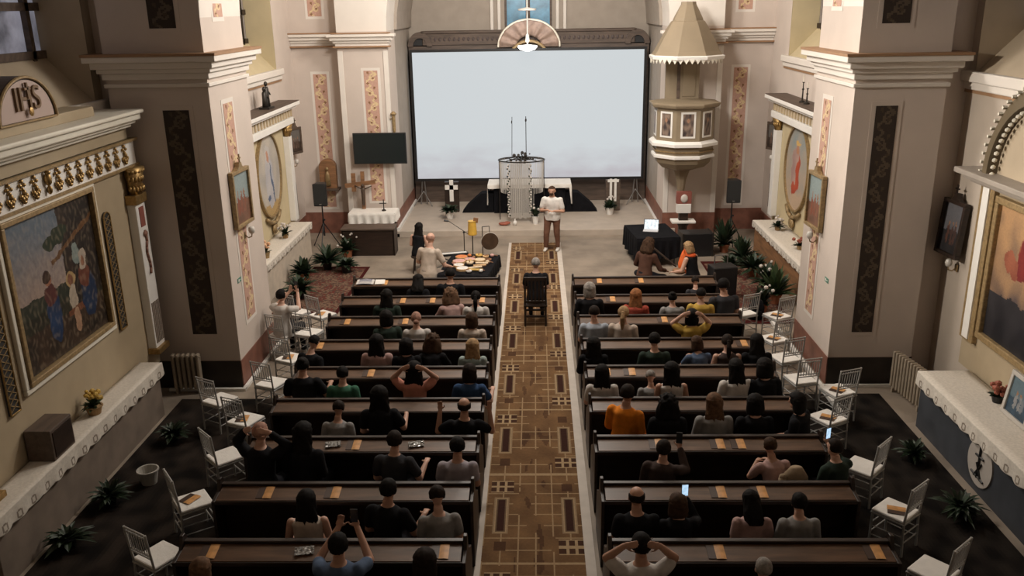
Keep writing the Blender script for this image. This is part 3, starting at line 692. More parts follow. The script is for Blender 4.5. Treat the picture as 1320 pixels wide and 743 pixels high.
# ================================================================== FAR BAY ALTARS
def pic_mary(u, v):
    u, v = u + .03 * fbm(u * 9, v * 9), v + .03 * fbm(u * 9 + 7, v * 9)
    r = math.hypot((u - .5) / .5, (v - .5) / .5)
    n = fbm(u * 5, v * 5) * .4
    c = mixc(c8(215, 205, 190), c8(150, 150, 150), .4 + n)
    if v < .14: c = c8(190, 160, 110)
    if ell(u, v, .52, .45, .14 + .06 * (1 - v), .36): c = mixc(c8(222, 215, 208), c8(160, 165, 180), .5 + n)
    if ell(u + n * .2, v, .62 - (v - .4) * .15, .38, .035, .26) or ell(u + n * .2, v, .46, .22, .09, .05): c = c8(96, 112, 142)
    if ell(u, v, .50, .74, .06, .09): c = c8(200, 150, 125)
    if ell(u, v, .50, .78, .10, .09) and not ell(u, v, .5, .73, .05, .07): c = c8(205, 200, 195)
    return c
def pic_sacred(u, v):
    u, v = u + .05 * fbm(u * 9, v * 9), v + .04 * fbm(u * 9 + 7, v * 9)
    n = fbm(u * 5 + 3, v * 5) * .5
    c = mixc(c8(150, 160, 160), c8(200, 175, 150), .5 + n + (.5 - v))
    if ell(u, v, .45, .48, .20, .30): c = mixc(c8(200, 170, 155), c8(160, 130, 130), .5 + n)
    if ell(u + n * .15, v + n * .1, .52 + (v - .4) * .2, .42, .085, .25) or ell(u + n * .2, v, .40, .24, .12, .08): c = mixc(c8(196, 92, 66), c8(160, 66, 52), .5 + n * 2)
    if ell(u, v, .48, .74, .055, .07): c = c8(190, 140, 110)
    if ell(u, v, .48, .80, .10, .03): c = c8(220, 180, 110)
    return c
def bay_altar(label, plane, rz, picf, lab_table, lab_cloth, frontx, tm, ty0, ty1, yc=21.1):
    t = thing('side_altar', label, 'altarpiece', (plane, yc, 0), rz)
    b = MB(); b.box(-2.0, 2.0, 0, .18, .7, 3.65); b.build('back_panel', WALLY, t)
    def ov(rx, rz_, cz=2.45, k=40): return [(rx * math.cos(2 * PI * i / k), cz + rz_ * math.sin(2 * PI * i / k)) for i in range(k)]
    b = MB()
    o1, o2 = ov(.97, 1.05), ov(.92, 1.0)
    for i in range(40):
        j = (i + 1) % 40; b.prism([o1[i], o1[j], o2[j], o2[i]], -.08, 0, 'y')
    fr = b.build('oval_frame', GOLDP, t)
    b = MB()
    b.grid(lambda u, v: (v * .92 * math.cos(2 * PI * u), -.03, 2.45 + v * 1.0 * math.sin(2 * PI * u)), 72, 40, lambda u, v: picf(.5 + .5 * v * math.cos(2 * PI * u), .5 + .5 * v * math.sin(2 * PI * u)))
    b.build('oval_painting', painted(.5, 'oil_painting', .4), t, recalc=False)
    b = MB(); b.tube([(-.55, -.05, 1.45), (-.3, -.07, 1.32), (0, -.08, 1.27), (.3, -.07, 1.32), (.55, -.05, 1.45)], .05); b.ball((0, -.06, 1.12), (.18, .06, .14)); b.build('carved_garland', GOLDP, fr, smooth=True)
    for s in (-1, 1):
        b = MB(); b.box(s * 1.72 - .14, s * 1.72 + .14, -.16, 0, .92, 3.15); pl = b.build('pilaster', WHITE, t, bevel=.01)
        b = MB(); b.loft([(s * 1.72, -.09, 3.15, .12, .08), (s * 1.72, -.09, 3.3, .14, .1), (s * 1.72, -.1, 3.46, .19, .14)], 10)
        for i in range(7): a = -PI * i / 6; b.ball((s * 1.72 + .14 * math.cos(a), -.09 + .1 * math.sin(a), 3.3), (.03, .03, .06), 1)
        b.build('capital', GOLD, pl, smooth=True)
    b = MB(); b.box(-2.0, 2.0, -.22, .18, 3.46, 3.62); b.box(-2.0, 2.0, -.16, .18, 3.62, 3.86); b.box(-2.08, 2.08, -.30, .18, 3.86, 3.93); b.box(-2.14, 2.14, -.38, .18, 3.93, 4.02); b.build('entablature', WHITE, t, bevel=.01)
    b = MB()
    for i in range(17): b.box(-1.9 + i * .2365, -1.82 + i * .2365, -.20, -.15, 3.64, 3.82)
    b.build_each('dentil', mat('tan_dentil_paint', (.45, .35, .22), .7), t)  # dentil blocks in an even tan
    sg = 1 if plane < 0 else -1
    b = MB(); b.box(-2.13, 2.13, -.37, .18, 4.02, 4.04); b.build('top_board', WOODP, t)
    L = ty1 - ty0; dep = abs(frontx - plane) + 0
    at = altar_block(lab_table, L, dep, .90, tm, (frontx, (ty0 + ty1) / 2, 0), rz)
    lace_cloth('altar_cloth', L + .02, dep, .90, .14, lab_cloth, int(L * 5), (frontx, (ty0 + ty1) / 2, 0), rz)
    return t, at
BL, BLT = bay_altar('side altar with oval painting of a white-robed figure, far left bay', -6.55, PI / 2, pic_mary, 'pale panelled altar table in the far left bay', 'white cloth on the far left bay altar', -5.98, mat('cream_marbled_panel', (.55, .47, .38), .6, var=.15), 18.5, 22.6)
BR, BRT = bay_altar('side altar with oval painting of a red-draped figure, far right bay', 6.30, -PI / 2, pic_sacred, 'orange wood altar table in the far right bay', 'white lace cloth on the far right bay altar', 5.62, WOODB, 18.0, 22.3)
# statue on left side altar entablature
t = thing('statue', 'dark bronze statue pair of standing figures atop the far left side altar', 'statue', (-6.42, 21.15, 4.04), PI / 2)
b = MB(); b.box(-.22, .22, -.12, .12, 0, .05); b.build('plinth', DMETAL, t)
for x, hh in ((-.10, .52), (.08, .64)):
    b = MB(); b.loft([(x, 0, .05, .09, .07), (x, 0, hh * .4, .075, .06), (x, 0, hh * .72, .085, .055), (x, 0, hh * .8, .04, .04)], 12); b.ball((x, 0, hh * .9), (.045, .045, .06)); b.cap((x + .07, 0, hh * .7), (x + .12, -.05, hh * .5), .022, .018, 6); b.build('figure', DMETAL, t, smooth=True)
for y, hh, lb in ((20.9, .55, 'taller'), (20.55, .42, 'shorter')):
    t = thing('altar_candlestick', '%s slim dark candlestick atop the far right side altar' % lb, 'candlestick', (6.2, y, 4.04))
    b = MB(); b.lathe([(.07, 0), (.07, .03), (.02, .06), (.015, hh * .5), (.03, hh * .55), (.012, hh * .6), (.012, hh * .8), (.035, hh * .85)], n=12); b.build('stem', DMETAL, t)
    b = MB(); b.cone((0, 0, hh * .85), (0, 0, hh * 1.15), .012); b.build('candle', CREAM, t)
# stations of the cross
fp = pic_scene(c8(150, 165, 165), c8(150, 110, 90), c8(140, 80, 60), 4.)
fpd = pic_scene(c8(110, 105, 100), c8(80, 66, 58), c8(110, 90, 80), 6.)
framed('framed_picture', 'gold-framed outdoor scene on the lit left pier', (XL + .03, 14.78, 3.22), PI / 2 - .05, .78, .98, GOLDP, fp, d=.08, crest=True)
framed('framed_picture', 'gold-framed outdoor scene on the lit right pier', (XR - .03, 15.2, 2.96), -PI / 2 + .05, .74, .98, GOLDP, fp, d=.08, crest=True)
framed('framed_picture', 'small dark framed picture with cross, far left bay wall', (-6.62, 24.05, 2.85), PI / 2 - .38, .55, .72, WOODP, fpd, crest=True)
framed('framed_picture', 'small dark framed picture with cross, far right bay wall', (6.38, 23.75, 2.85), -PI / 2 + .38, .55, .74, WOODP, fpd, crest=True)
sconce('glass sconce under the gold-framed picture on the left pier', (XL, 14.9, 2.52), PI / 2)
sconce('glass sconce under the gold-framed picture on the right pier', (XR, 15.1, 2.28), -PI / 2)
sconce('glass sconce on the far left bay wall', (-6.74, 24.0, 2.2), PI / 2)
sconce('glass sconce on the far right bay wall', (6.49, 23.75, 2.2), -PI / 2)
for nm, x, y, rz in (('left', XL, 14.38, PI / 2), ('right', XR, 14.42, -PI / 2)):
    t = thing('green_sign', 'small green exit sign plate on the lit %s pier' % nm, 'sign', (x, y, 1.85 if nm == 'left' else 1.75), rz)
    b = MB(); b.box(-.09, .09, -.008, 0, -.04, .04); b.build('plate', mat('green_sign_paint', (.08, .22, .16), .5), t)
    b = MB(); b.box(-.06, -.01, -.011, -.008, -.02, .02); b.box(.01, .06, -.011, -.008, -.006, .006); b.build('pictogram', WHITE, t)
# low wooden kneeler-shaped arched niches on bay walls
for nm, x, y, rz in (('left', -6.73, 23.95, PI / 2), ('right', 6.48, 24.0, -PI / 2)):
    b = MB(); b.prism([(-.16, -.5), (.16, -.5), (.16, .35)] + [(.16 * math.cos(PI * i / 8), .35 + .16 * math.sin(PI * i / 8)) for i in range(1, 8)] + [(-.16, .35)], -.03, .0, 'y')
    o = b.build('arched_plaque', WOODP, bevel=.006); o.location = (x, y, 1.25 if nm == 'left' else 1.35); o.rotation_euler = (0, 0, rz); tag(o, 'narrow arched brown plaque low on the far %s bay wall' % nm, 'plaque')
# ================================================================== ALTAR AREA
t = thing('projection_screen', 'huge white projection screen lit up in front of the high altar', 'screen', (-.22, 27.95, 0))
def scr(name):
    m = bpy.data.materials.new(name); m.use_nodes = True; nt = m.node_tree; b = nt.nodes['Principled BSDF']
    tc = nt.nodes.new('ShaderNodeTexCoord'); mp = nt.nodes.new('ShaderNodeMapping'); mp.inputs['Scale'].default_value = (.5, 1, 1.4); nt.links.new(tc.outputs['Object'], mp.inputs[0])
    nz = nt.nodes.new('ShaderNodeTexNoise'); nz.inputs['Scale'].default_value = 1.6; nz.inputs['Detail'].default_value = 7; nt.links.new(mp.outputs[0], nz.inputs[0])
    sp = nt.nodes.new('ShaderNodeSeparateXYZ'); nt.links.new(tc.outputs['Object'], sp.inputs[0])
    mr = nt.nodes.new('ShaderNodeMapRange'); mr.inputs[1].default_value = 2.8; mr.inputs[2].default_value = 1.2; nt.links.new(sp.outputs[2], mr.inputs[0])
    mu = nt.nodes.new('ShaderNodeMath'); mu.operation = 'MULTIPLY'; nt.links.new(mr.outputs[0], mu.inputs[0]); nt.links.new(nz.outputs['Fac'], mu.inputs[1])
    cr = nt.nodes.new('ShaderNodeValToRGB'); cr.color_ramp.elements[0].position = .2; cr.color_ramp.elements[0].color = srgb(202, 208, 211); cr.color_ramp.elements[1].position = .7; cr.color_ramp.elements[1].color = srgb(182, 178, 184)
    nt.links.new(mu.outputs[0], cr.inputs[0]); nt.links.new(cr.outputs[0], b.inputs['Emission Color']); b.inputs['Emission Strength'].default_value = 1.0
    b.inputs['Base Color'].default_value = (.02, .02, .02, 1); b.inputs['Roughness'].default_value = .9; return m
b = MB(); b.box(-3.58, 3.58, 0, .02, 1.02, 4.96); b.build('screen_surface', scr('projected_image'), t)
b = MB(); frame_rect(b, -3.66, 3.66, .94, 5.04, .08, -.02, .04); b.build('frame', BLACK, t)
for s in (-1, 1):
    b = MB()
    for dx in (-.10, .10): b.cone((s * 3.42 + dx, .06, .17), (s * 3.42 + dx * .3, .06, 1.0), .02)
    b.tube([(s * 3.42 - .3, -.3, .18), (s * 3.42, .06, .6), (s * 3.42 + .3, -.3, .18)], .015); b.build('leg', METAL, t)
# dark wooden high altar screen behind
t = thing('high_altar_screen', 'dark wooden panelled altar screen with arched ends behind the projection screen', 'altar screen', (-.2, 28.35, 0))
b = MB(); b.box(-3.75, 3.75, 0, .35, .17, 5.15); b.build('panelling', WOODP, t)
b = MB(); b.box(-3.3, 3.3, -.06, .4, 5.15, 5.5); b.box(-3.35, 3.35, -.10, .42, 5.5, 5.58); b.build('frieze', WOODP, t, bevel=.02)
b = MB()
for i in range(44): b.ball((-3.2 + i * .149, -.07, 5.33), (.045, .02, .07), 1)
b.build_each('carved_relief', mat('dark_carving', (.07, .05, .045), .6), t)
for s in (-1, 1):
    b = MB(); cx = s * 3.38
    for i in range(16):
        a0, a1 = PI * i / 16, PI * (i + 1) / 16
        b.prism([(cx + r * math.cos(a), 5.12 + r * 1.15 * math.sin(a)) for r, a in ((.22, a0), (.22, a1), (.38, a1), (.38, a0))], -.10, .36, 'y')
    b.build('end_arch', WOODP, t); b = MB(); b.prism([(cx + .22 * math.cos(PI * i / 12), 5.12 + .25 * math.sin(PI * i / 12)) for i in range(13)], 0, .3, 'y'); b.build('arch_recess', BLACK, t)
b = MB()
for x in (-2.6, -1.3, 0, 1.3, 2.6): b.box(x - .03, x + .03, -.03, 0, .17, 1.4)
b.build_each('panel_stile', WOODD, t)
# sunburst crest over the tabernacle niche
t = thing('sunburst_crest', 'carved half-round shell crest above the screen before blue window', 'ornament', (-.18, 28.1, 4.93))
def shell(u, v):
    a = PI * u; r = .38 + .55 * v; rip = .03 * math.cos(u * 44)
    return (r * math.cos(a), -.12 * math.sin(v * PI / 2) + rip, .15 + r * .85 * math.sin(a))
b = MB(); b.grid(shell, 88, 8); o = b.build('shell_rays', mat('pink_gilt_shell', (.34, .24, .19), .6, var=.3, scale=8), t, smooth=True); so = o.modifiers.new('s', 'SOLIDIFY'); so.thickness = .05
b = MB(); b.tube([(.95 * math.cos(PI * i / 24), -.12, .15 + .81 * math.sin(PI * i / 24)) for i in range(25)], .03); b.build('outer_rim', CREAM, t)
b = MB(); b.tube([(.62 * math.cos(PI * i / 20), -.06, -.3 + 0.62 * math.sin(PI * i / 20)) for i in range(21)], .05); b.box(-.66, .66, -.05, .1, -.5, -.3); b.build('niche_arch', GOLDP, t)
t = thing('hanging_lamp', 'slim white sanctuary lamp hanging on a stem above the screen', 'lamp', (-.22, 27.2, 0))
b = MB(); b.cone((0, 0, 5.15), (0, 0, 9.2), .022); b.build('stem', WHITE, t)
b = MB(); b.lathe([(.25, 6.15), (.27, 6.17), (.27, 6.2), (.03, 6.24)], n=24); b.lathe([(.05, 5.25), (.065, 5.3), (.05, 5.45), (.02, 5.5)], n=12); b.build('collar', WHITE, t)
lampm = mat('glowing_glass_dish', (1, .97, .92), .3, emit=5.0)
b = MB(); b.lathe([(.02, 4.98), (.22, 5.03), (.30, 5.12), (.28, 5.15), (.04, 5.17)], n=24); b.build('glowing_dish', lampm, t, smooth=True)
pl_ = bpy.data.lights.new('hanging_lamp_light', 'POINT'); pl_.energy = 12; pl_.color = (.95, .95, 1); pl_.shadow_soft_size = .25
lo = bpy.data.objects.new('hanging_lamp_light', pl_); COL.objects.link(lo); lo.location = (-.22, 27.35, 5.75)
# high altar table
t = thing('high_altar_table', 'broad altar table with black front behind the bead curtain', 'altar', (-.2, 26.9, .17))
b = MB(); b.box(-1.1, 1.1, -.3, .4, 0, .84); b.build('base', BLACKC, t); b = MB(); b.box(-1.25, 1.25, -.4, .45, .84, .90); b.build('table_top', WOODD, t)
b = MB(); b.prism([(-2.1, 0), (-1.12, 0), (-1.12, .62), (-1.5, .6), (-1.95, .2)], -.2, .25, 'y'); b.prism([(2.1, 0), (1.12, 0), (1.12, .62), (1.5, .6), (1.95, .2)], -.2, .25, 'y'); b.build_each('side_drape', BLACKC, t)
def drape(name, w, d, z, drops, m, label, loc, rz=0, cat='tablecloth', seed=0, amp=.02):
    # box-draped cloth: drops = (front, back, left, right)
    mb = MB(); pts = []
    N = 40
    f, bk, l, r = drops
    def ring(k):
        out = []
        for i in range(N * 4):
            s = i / N; e = int(s); t_ = s - e
            x, y, dx, dy, dr = ((-w / 2 + w * t_, -d / 2, 0, -1, f), (w / 2, -d / 2 + d * t_, 1, 0, r), (w / 2 - w * t_, d / 2, 0, 1, bk), (-w / 2, d / 2 - d * t_, -1, 0, l))[e]
            if k == 0: out.append((x, y, z))
            else:
                a = amp * k * math.sin(i * .9 + seed) + .006; dd = dr * k * (1 + .05 * math.sin(i * .45 + seed))
                out.append((x + dx * (a + .01), y + dy * (a + .01), z - dd))
        return out
    prev = None
    for k in (0, .15, .5, 1):
        R_ = [mb.bm.verts.new(p) for p in ring(k)]
        if prev:
            for i in range(len(R_)): mb.bm.faces.new((prev[i], prev[(i + 1) % len(R_)], R_[(i + 1) % len(R_)], R_[i]))
        else: mb.bm.faces.new(R_)
        prev = R_
    o = mb.build(name, m, smooth=False); o.location = loc; o.rotation_euler = (0, 0, rz)
    return tag(o, label, cat)
drape('altar_cloth', 2.56, .9, .92, (.12, .05, .62, .62), CLOTH, 'white cloth hanging over both ends of the high altar', (-.2, 26.93, .17))
# bead curtain crown
t = thing('bead_curtain_crown', 'round dark metal ring hung with silvery bead strands before the altar', 'decoration', (-.42, 25.75, .17))
b = MB(); P = [(.68 * math.cos(2 * PI * i / 36), .5 * math.sin(2 * PI * i / 36), 1.80) for i in range(37)]; b.tube(P, .018); b.tube([(x * .55, y * .55, 1.84) for x, y, z in P], .014)
for i in range(8): a = 2 * PI * i / 8; b.tube([(0, 0, 1.9), (.68 * math.cos(a), .5 * math.sin(a), 1.8)], .012)
rg = b.build('ring', DMETAL, t)
b = MB(); rnd = random.Random(5)
for i in range(26): a = rnd.uniform(0, 2 * PI); r = rnd.uniform(0, .4); b.ball((r * math.cos(a), r * .7 * math.sin(a), 1.84 + rnd.uniform(-.08, .16)), rnd.uniform(.02, .06), 1)
foliage(b, (0, 0, 1.8), .38, 30, .3, 8, .03); b.build('dark_flowers', mat('dark_dried_flowers', (.04, .035, .03), .8), t)
b = MB()
for i in range(64):
    a = 2 * PI * i / 64; x, y = .66 * math.cos(a), .48 * math.sin(a)
    if -.45 < x < .40 and y < 0: zb = .12 + .06 * rnd.random()
    else: zb = .85
    b.cone((x, y, 1.8), (x * .94, y, zb), .009, n=4)
for i in range(30):
    x = -.34 + .02 * i; b.cone((x, -.28 + .03 * math.sin(i), 1.8), (x, -.28, .08 + .05 * rnd.random()), .009, n=4)
o = b.build('bead_strands', mat('silvery_beads', (.50, .47, .43), .5), t); o['kind'] = 'stuff'
b = MB(); b.cone((-.28, 0, 1.85), (-.26, 0, 3.05), .008, n=6); b.cone((.14, 0, 1.85), (.14, 0, 3.06), .012, n=6); b.ball((.14, 0, 2.95), (.03, .03, .06), 1); b.ball((-.27, 0, 2.9), (.02, .02, .05), 1); b.build('tall_candle', DMETAL, t)
b = MB()
for k, x in enumerate((-.38, .26)):
    for i in range(22): b.ball((x + .02 * math.sin(i * 2.1), -.40 + .02 * math.cos(i * 1.7), .18 + i * .073), (.035, .03, .03), 1)
b.build('flower_garland', WHF, t)
b = MB()
for k, x in enumerate((-.38, .26)):
    for i in range(21): b.ball((x + .035 * math.sin(i * 2.1 + 2), -.39, .21 + i * .073), (.028, .03, .03), 1)
b.build('garland_leaves', GREEN, t)
b = MB()
for x, y in ((-.66, 0), (.66, 0), (0, .49)): b.cone((x, y, 0), (x, y, 1.8), .012)
b.build_each('post', DMETAL, t)
potted('potted_plant', 'bushy plant in white vase at foot of the bead curtain', 'plant', (-.02, 25.15, .17), .22, .45, 11, WHITE, .10, .24, (WHF, 8), 50)
potted('potted_plant', 'leafy plant in white pot beneath the left white cross', 'plant', (-2.62, 25.95, .17), .42, .38, 12, WHITE, .13, .26, None, 90, lw=.05)
potted('potted_plant', 'small leafy plant in white pot beneath the right cross stand', 'plant', (2.25, 26.3, .17), .3, .42, 13, WHITE, .13, .22, (WHF, 5), 60)
def cross_stand(label, x, striped):
    t = thing('cross_stand', label, 'cross', (x, 26.9, .17))
    b = MB(); b.box(-.22, .22, -.10, .10, 0, .95); b.build('stand', WOODD if not striped else WOODP, t, bevel=.01)
    b = MB()
    if striped:
        for dx in (-.07, .07): b.box(dx - .035, dx + .035, -.13, -.10, .3, 1.0)
    else: b.box(-.06, .06, -.14, -.10, .35, 1.02)
    b.box(-.2, .2, -.14, -.10, .72, .86) if not striped else b.box(-.17, .17, -.135, -.10, .9, .98)
    b.build('white_cross', WHITE, t)
cross_stand('dark stand with broad white cross left of the altar', -2.62, False)
cross_stand('dark stand with two white upright bands right of the altar', 2.38, True)
# small floor items at the altar
for i, (x, y, c, lb) in enumerate(((-.95, 25.0, REDF, 'small reddish cloth bundle on step left of the bead curtain'), (-.62, 25.0, WHITE, 'small white candle cup on the step before the bead curtain'))):
    b = MB()
    if i: b.lathe([(.05, 0), (.06, .1), (.03, .13), (.012, .14), (.012, .2)], n=12)
    else: b.ball((0, 0, .05), (.16, .1, .05)); b.ball((.1, .05, .06), (.1, .08, .05))
    o = b.build('candle_cup' if i else 'cloth_bundle', c, smooth=True); o.location = (x, y, .175); tag(o, lb, 'candle' if i else 'cloth')
# TV, table, crucifix, bench, speakers
t = thing('television', 'flat black television mounted on the left front pilaster', 'television', (-4.32, 24.28, 2.58))
b = MB(); b.box(-.74, .74, -.03, .03, -.43, .43); b.build('case', BLACK, t, bevel=.01); b = MB(); b.box(-.71, .71, -.035, -.03, -.40, .40); b.build('screen', mat('dark_tv_glass', (.010, .016, .017), .25), t); b = MB(); b.box(-.12, .12, .03, .19, -.15, .15); b.build('wall_bracket', DMETAL, t)
t = thing('side_table', 'cloth-covered side table under the television', 'table', (-4.55, 23.95, 0))
b = MB(); b.box(-.62, .62, -.30, .32, .84, .88); b.build('table_top', WOODP, t)
for sx in (-1, 1):
    for sy in (-1, 1): b = MB(); b.box(sx * .55 - .03, sx * .55 + .03, sy * .24 - .03, sy * .24 + .03, 0, .84); b.build('leg', WOODP, t)
drape('tablecloth', 1.3, .68, .89, (.30, .2, .25, .25), CLOTH, 'white creased cloth on the side table under the television', (-4.55, 23.95, 0), amp=.03)
t = thing('wooden_crucifix', 'rustic wooden crucifix leaning on the white side table', 'crucifix', (-4.86, 24.2, .895))
b = MB(); b.box(-.05, .05, -.04, .04, 0, 1.05); b.build('upright', WOODB, t, rot=(math.radians(-3), 0, 0)); b = MB(); b.box(-.40, .46, -.07, -.03, .66, .78, Matrix.Rotation(-.12, 4, 'Y')); b.build('crossbar', WOODB, t)
b = MB(); b.box(-.3, -.18, -.06, -.02, .5, 1.02); b.build('second_plank', WOODB, t)
b = MB(); b.loft([(.02, -.10, .12, .035, .03), (.02, -.10, .35, .05, .035), (.02, -.10, .55, .06, .035), (.02, -.10, .62, .03, .03)], 10); b.ball((.02, -.11, .68), (.04, .04, .05)); b.cap((.02, -.1, .56), (-.2, -.09, .68), .02, .015, 6); b.cap((.02, -.1, .56), (.26, -.09, .66), .02, .015, 6); b.build('figure', mat('dark_bronze', (.07, .045, .03), .5), t, smooth=True)
t = thing('small_crucifix', 'small standing metal crucifix on the white side table', 'crucifix', (-4.25, 23.9, .895))
b = MB(); b.box(-.012, .012, -.012, .012, .03, .32); b.box(-.12, .08, -.01, .01, .2, .225); b.build('cross', DMETAL, t); b = MB(); b.lathe([(.06, 0), (.06, .02), (.02, .05)], n=12); b.build('foot', DMETAL, t)
t = thing('wooden_bench', 'dark wooden kneeling bench in front of the white side table', 'bench', (-4.46, 22.72, 0))
b = MB(); b.box(-.68, .68, -.28, -.24, 0, .70); b.build('front_panel', WOODD, t); b = MB(); b.box(-.72, .72, -.32, .26, .70, .75); b.build('bench_top', WOODP, t, bevel=.01)
for s in (-1, 1): b = MB(); b.box(s * .68 - .02, s * .68 + .02, -.28, .24, 0, .70); b.build('side_panel', WOODD, t)
b = MB(); b.box(-.66, .66, .0, .22, .32, .35); b.build('shelf', WOODD, t)
def pa(label, x, y, tz):
    t = thing('loudspeaker', label + ' loudspeaker', 'loudspeaker', (x, y, tz))
    b = MB(); b.prism([(-.19, -.16), (.19, -.16), (.13, .16), (-.13, .16)], 0, .62, 'z'); b.build('cabinet', BLACK, t, bevel=.025)
    b = MB(); b.box(-.165, .165, -.172, -.16, .03, .59); b.build('grille', mat('black_grille', (.02, .02, .02), .8, bump=.5, bscale=200), t)
    b = MB(); b.box(-.03, .03, -.176, -.172, .05, .07); b.build('badge', METAL, t)
    s = thing('speaker_stand', label + ' speaker stand', 'speaker stand', (x, y, 0))
    b = MB(); b.cone((0, 0, .35), (0, 0, tz), .018); b.cone((0, 0, .35), (0, 0, .8), .025); b.build('pole', BLACK, s)
    for i in range(3):
        a = 2 * PI * i / 3 + .5; b = MB(); b.cone((0, 0, .72), (.42 * math.cos(a), .42 * math.sin(a), .02), .013); b.build('leg', BLACK, s)
    b = MB(); b.ball((.04, -.02, .8), .03, 1); b.build('knob', BLACK, s)
pa('black left-hand bay', -5.83, 23.3, 1.20); pa('black right-hand bay', 5.27, 23.3, 1.17)
# wooden icon behind left speaker on bracket
t = thing('wooden_shrine', 'arched gilt wooden shrine on bracket behind the left loudspeaker', 'shrine', (-5.95, 24.82, 1.38))
b = MB(); b.prism([(-.24, 0), (.24, 0), (.24, .62)] + [(.24 * math.cos(PI * i / 10), .62 + .22 * math.sin(PI * i / 10)) for i in range(1, 10)] + [(-.24, .62)], -.1, .1, 'y'); b.build('case', WOODB, t, bevel=.01)
b = MB(); b.loft([(0, -.13, .08, .09, .04), (0, -.13, .4, .06, .035), (0, -.13, .5, .03, .03)], 10); b.ball((0, -.13, .57), (.045, .04, .055)); b.build('figure', GOLDP, t, smooth=True); b = MB(); b.box(-.3, .3, -.16, .17, -.06, 0); b.build('bracket_shelf', WOODP, t)
t = thing('sanctuary_lamp', 'small red-glass wall lamp on the left sanctuary pilaster edge', 'wall lamp', (-3.92, 24.45, 3.35))
b = MB(); b.lathe([(.02, -.4), (.05, -.3), (.05, .1), (.09, .15), (.03, .22)], n=10); b.build('holder', GOLDP, t); b = MB(); b.box(-.1, 0, -.01, .06, 0, .03); b.build('bracket', GOLDP, t)
# ---- pulpit
PU = thing('pulpit', 'octagonal cream and gold pulpit with tall bell-shaped canopy', 'pulpit', (3.93, 23.62, 0))
PCR = mat('ochre_cream_pulpit_paint', (.26, .205, .135), .6, var=.08, scale=3)
def octa(m, prof, n=8): m.lathe(prof, (0, 0, 0), n)
b = MB(); octa(b, [(.76, 2.78), (.80, 2.82), (.80, 3.70), (.76, 3.72)]); b.build('basket', PCR, PU, bevel=.01)
b = MB(); octa(b, [(.80, 3.68), (.92, 3.72), (.95, 3.78), (.95, 3.82), (.80, 3.84)]); b.build('handrail', PCR, PU, bevel=.008)
b = MB(); octa(b, [(.80, 2.76), (.93, 2.72), (.93, 2.80), (.84, 2.86)]); octa(b, [(.76, 2.42), (.86, 2.40), (.86, 2.47), (.78, 2.50)]); b.build_each('white_moulding', WHITE, PU, bevel=.006)
b = MB(); octa(b, [(.10, 1.42), (.14, 1.75), (.22, 2.0), (.60, 2.12), (.74, 2.25), (.80, 2.42), (.80, 2.72)]); b.build('underside', PCR, PU)
b = MB(); octa(b, [(.835, 2.56), (.835, 2.60)]); b.build('gold_band', GOLDP, PU)
for i in range(8):
    a = 2 * PI * (i + 1) / 8; ap = .80 * math.cos(PI / 8)
    mx = Matrix.Rotation(a + PI / 2, 4, 'Z')
    if math.sin(a) > .5: continue
    b = MB(); b.box(-.19, .19, -ap - .015, -ap + .005, 2.95, 3.62, mx); f_ = b.build('panel_frame', WHITE, PU)
    b = MB(); b.grid(lambda u, v: tuple(mx @ Vector((-.14 + .28 * u, -ap - .02, 3.0 + .57 * v))), 14, 20, lambda u, v, i=i: mixc(c8(70, 60, 60), c8(150, 130, 115), .5 + fbm(u * 4 + i * 3, v * 4)) if not ell(u, v, .5, .72, .12, .1) else c8(170, 130, 105)); b.build('saint_panel', painted(.5, 'oil_painting', .4), f_, recalc=False)
# canopy
b = MB(); octa(b, [(.88, 4.88), (.98, 4.92), (1.0, 5.0), (.95, 5.02)]); b.build('canopy_rim', WHITE, PU, bevel=.008)
b = MB(); octa(b, [(.93, 5.02), (.86, 5.12), (.70, 5.42), (.52, 5.72), (.44, 5.84), (.40, 5.86), (.38, 5.92), (.24, 6.18), (.20, 6.25), (.19, 6.32)]); b.build('canopy_roof', PCR, PU)
b = MB()
for i in range(40):
    a = 2 * PI * i / 40; r = .96; b.prism([(-.06, 4.92), (.06, 4.92), (0, 4.82)], -.008, .008, 'y')
    vs = b.bm.verts[:] ; b.bm.verts.ensure_lookup_table(); new = b.bm.verts[-6:]
    bmesh.ops.transform(b.bm, matrix=Matrix.Rotation(a, 4, 'Z') @ Matrix.Translation((0, -r * .955, 0)), verts=new)
b.build_each('fringe_scallop', CREAM, PU)
b = MB(); b.box(-.45, .45, .48, .56, 3.5, 4.95); b.build('back_board', PCR, PU); b = MB(); b.box(-.14, -.06, .455, .479, 3.8, 4.86); b.build_each('door_stile', WOODP, PU)
b = MB(); b.box(.0, .35, .455, .479, 3.9, 4.75); b.build('door_panel', PCR, PU, bevel=.01)
b = MB(); b.box(-.35, .35, .57, .87, 2.0, 4.88); b.build('wall_mount', PCR, PU)
# pedestal with small shrine under the pulpit
t = thing('pedestal', 'slim dark pedestal with white-cloth top under the pulpit', 'pedestal', (3.98, 23.35, 0))
b = MB(); b.lathe([(.22, 0), (.22, .06), (.14, .12), (.12, .5), (.2, .62)], n=8); b.build('column', WOODD, t); b = MB(); b.box(-.32, .32, -.2, .2, .62, .68); b.build('white_top', CLOTH, t, bevel=.01)
t = thing('small_shrine', 'little red and white shrine on the pedestal under the pulpit', 'shrine', (3.98, 23.35, .685))
b = MB(); b.box(-.12, .12, -.09, .09, 0, .2); b.build('dark_base', WOODD, t); b = MB(); b.box(-.19, .19, -.10, .10, .2, .45); b.build('white_panel', WHITE, t, bevel=.01)
b = MB(); b.box(-.2, .2, -.08, .08, .45, .78); b.build('red_frame', mat('dull_red_paint', (.25, .08, .06)), t, bevel=.01); b = MB(); b.ball((0, -.09, .6), (.1, .03, .12)); b.build('portrait', WHF, t, smooth=True)
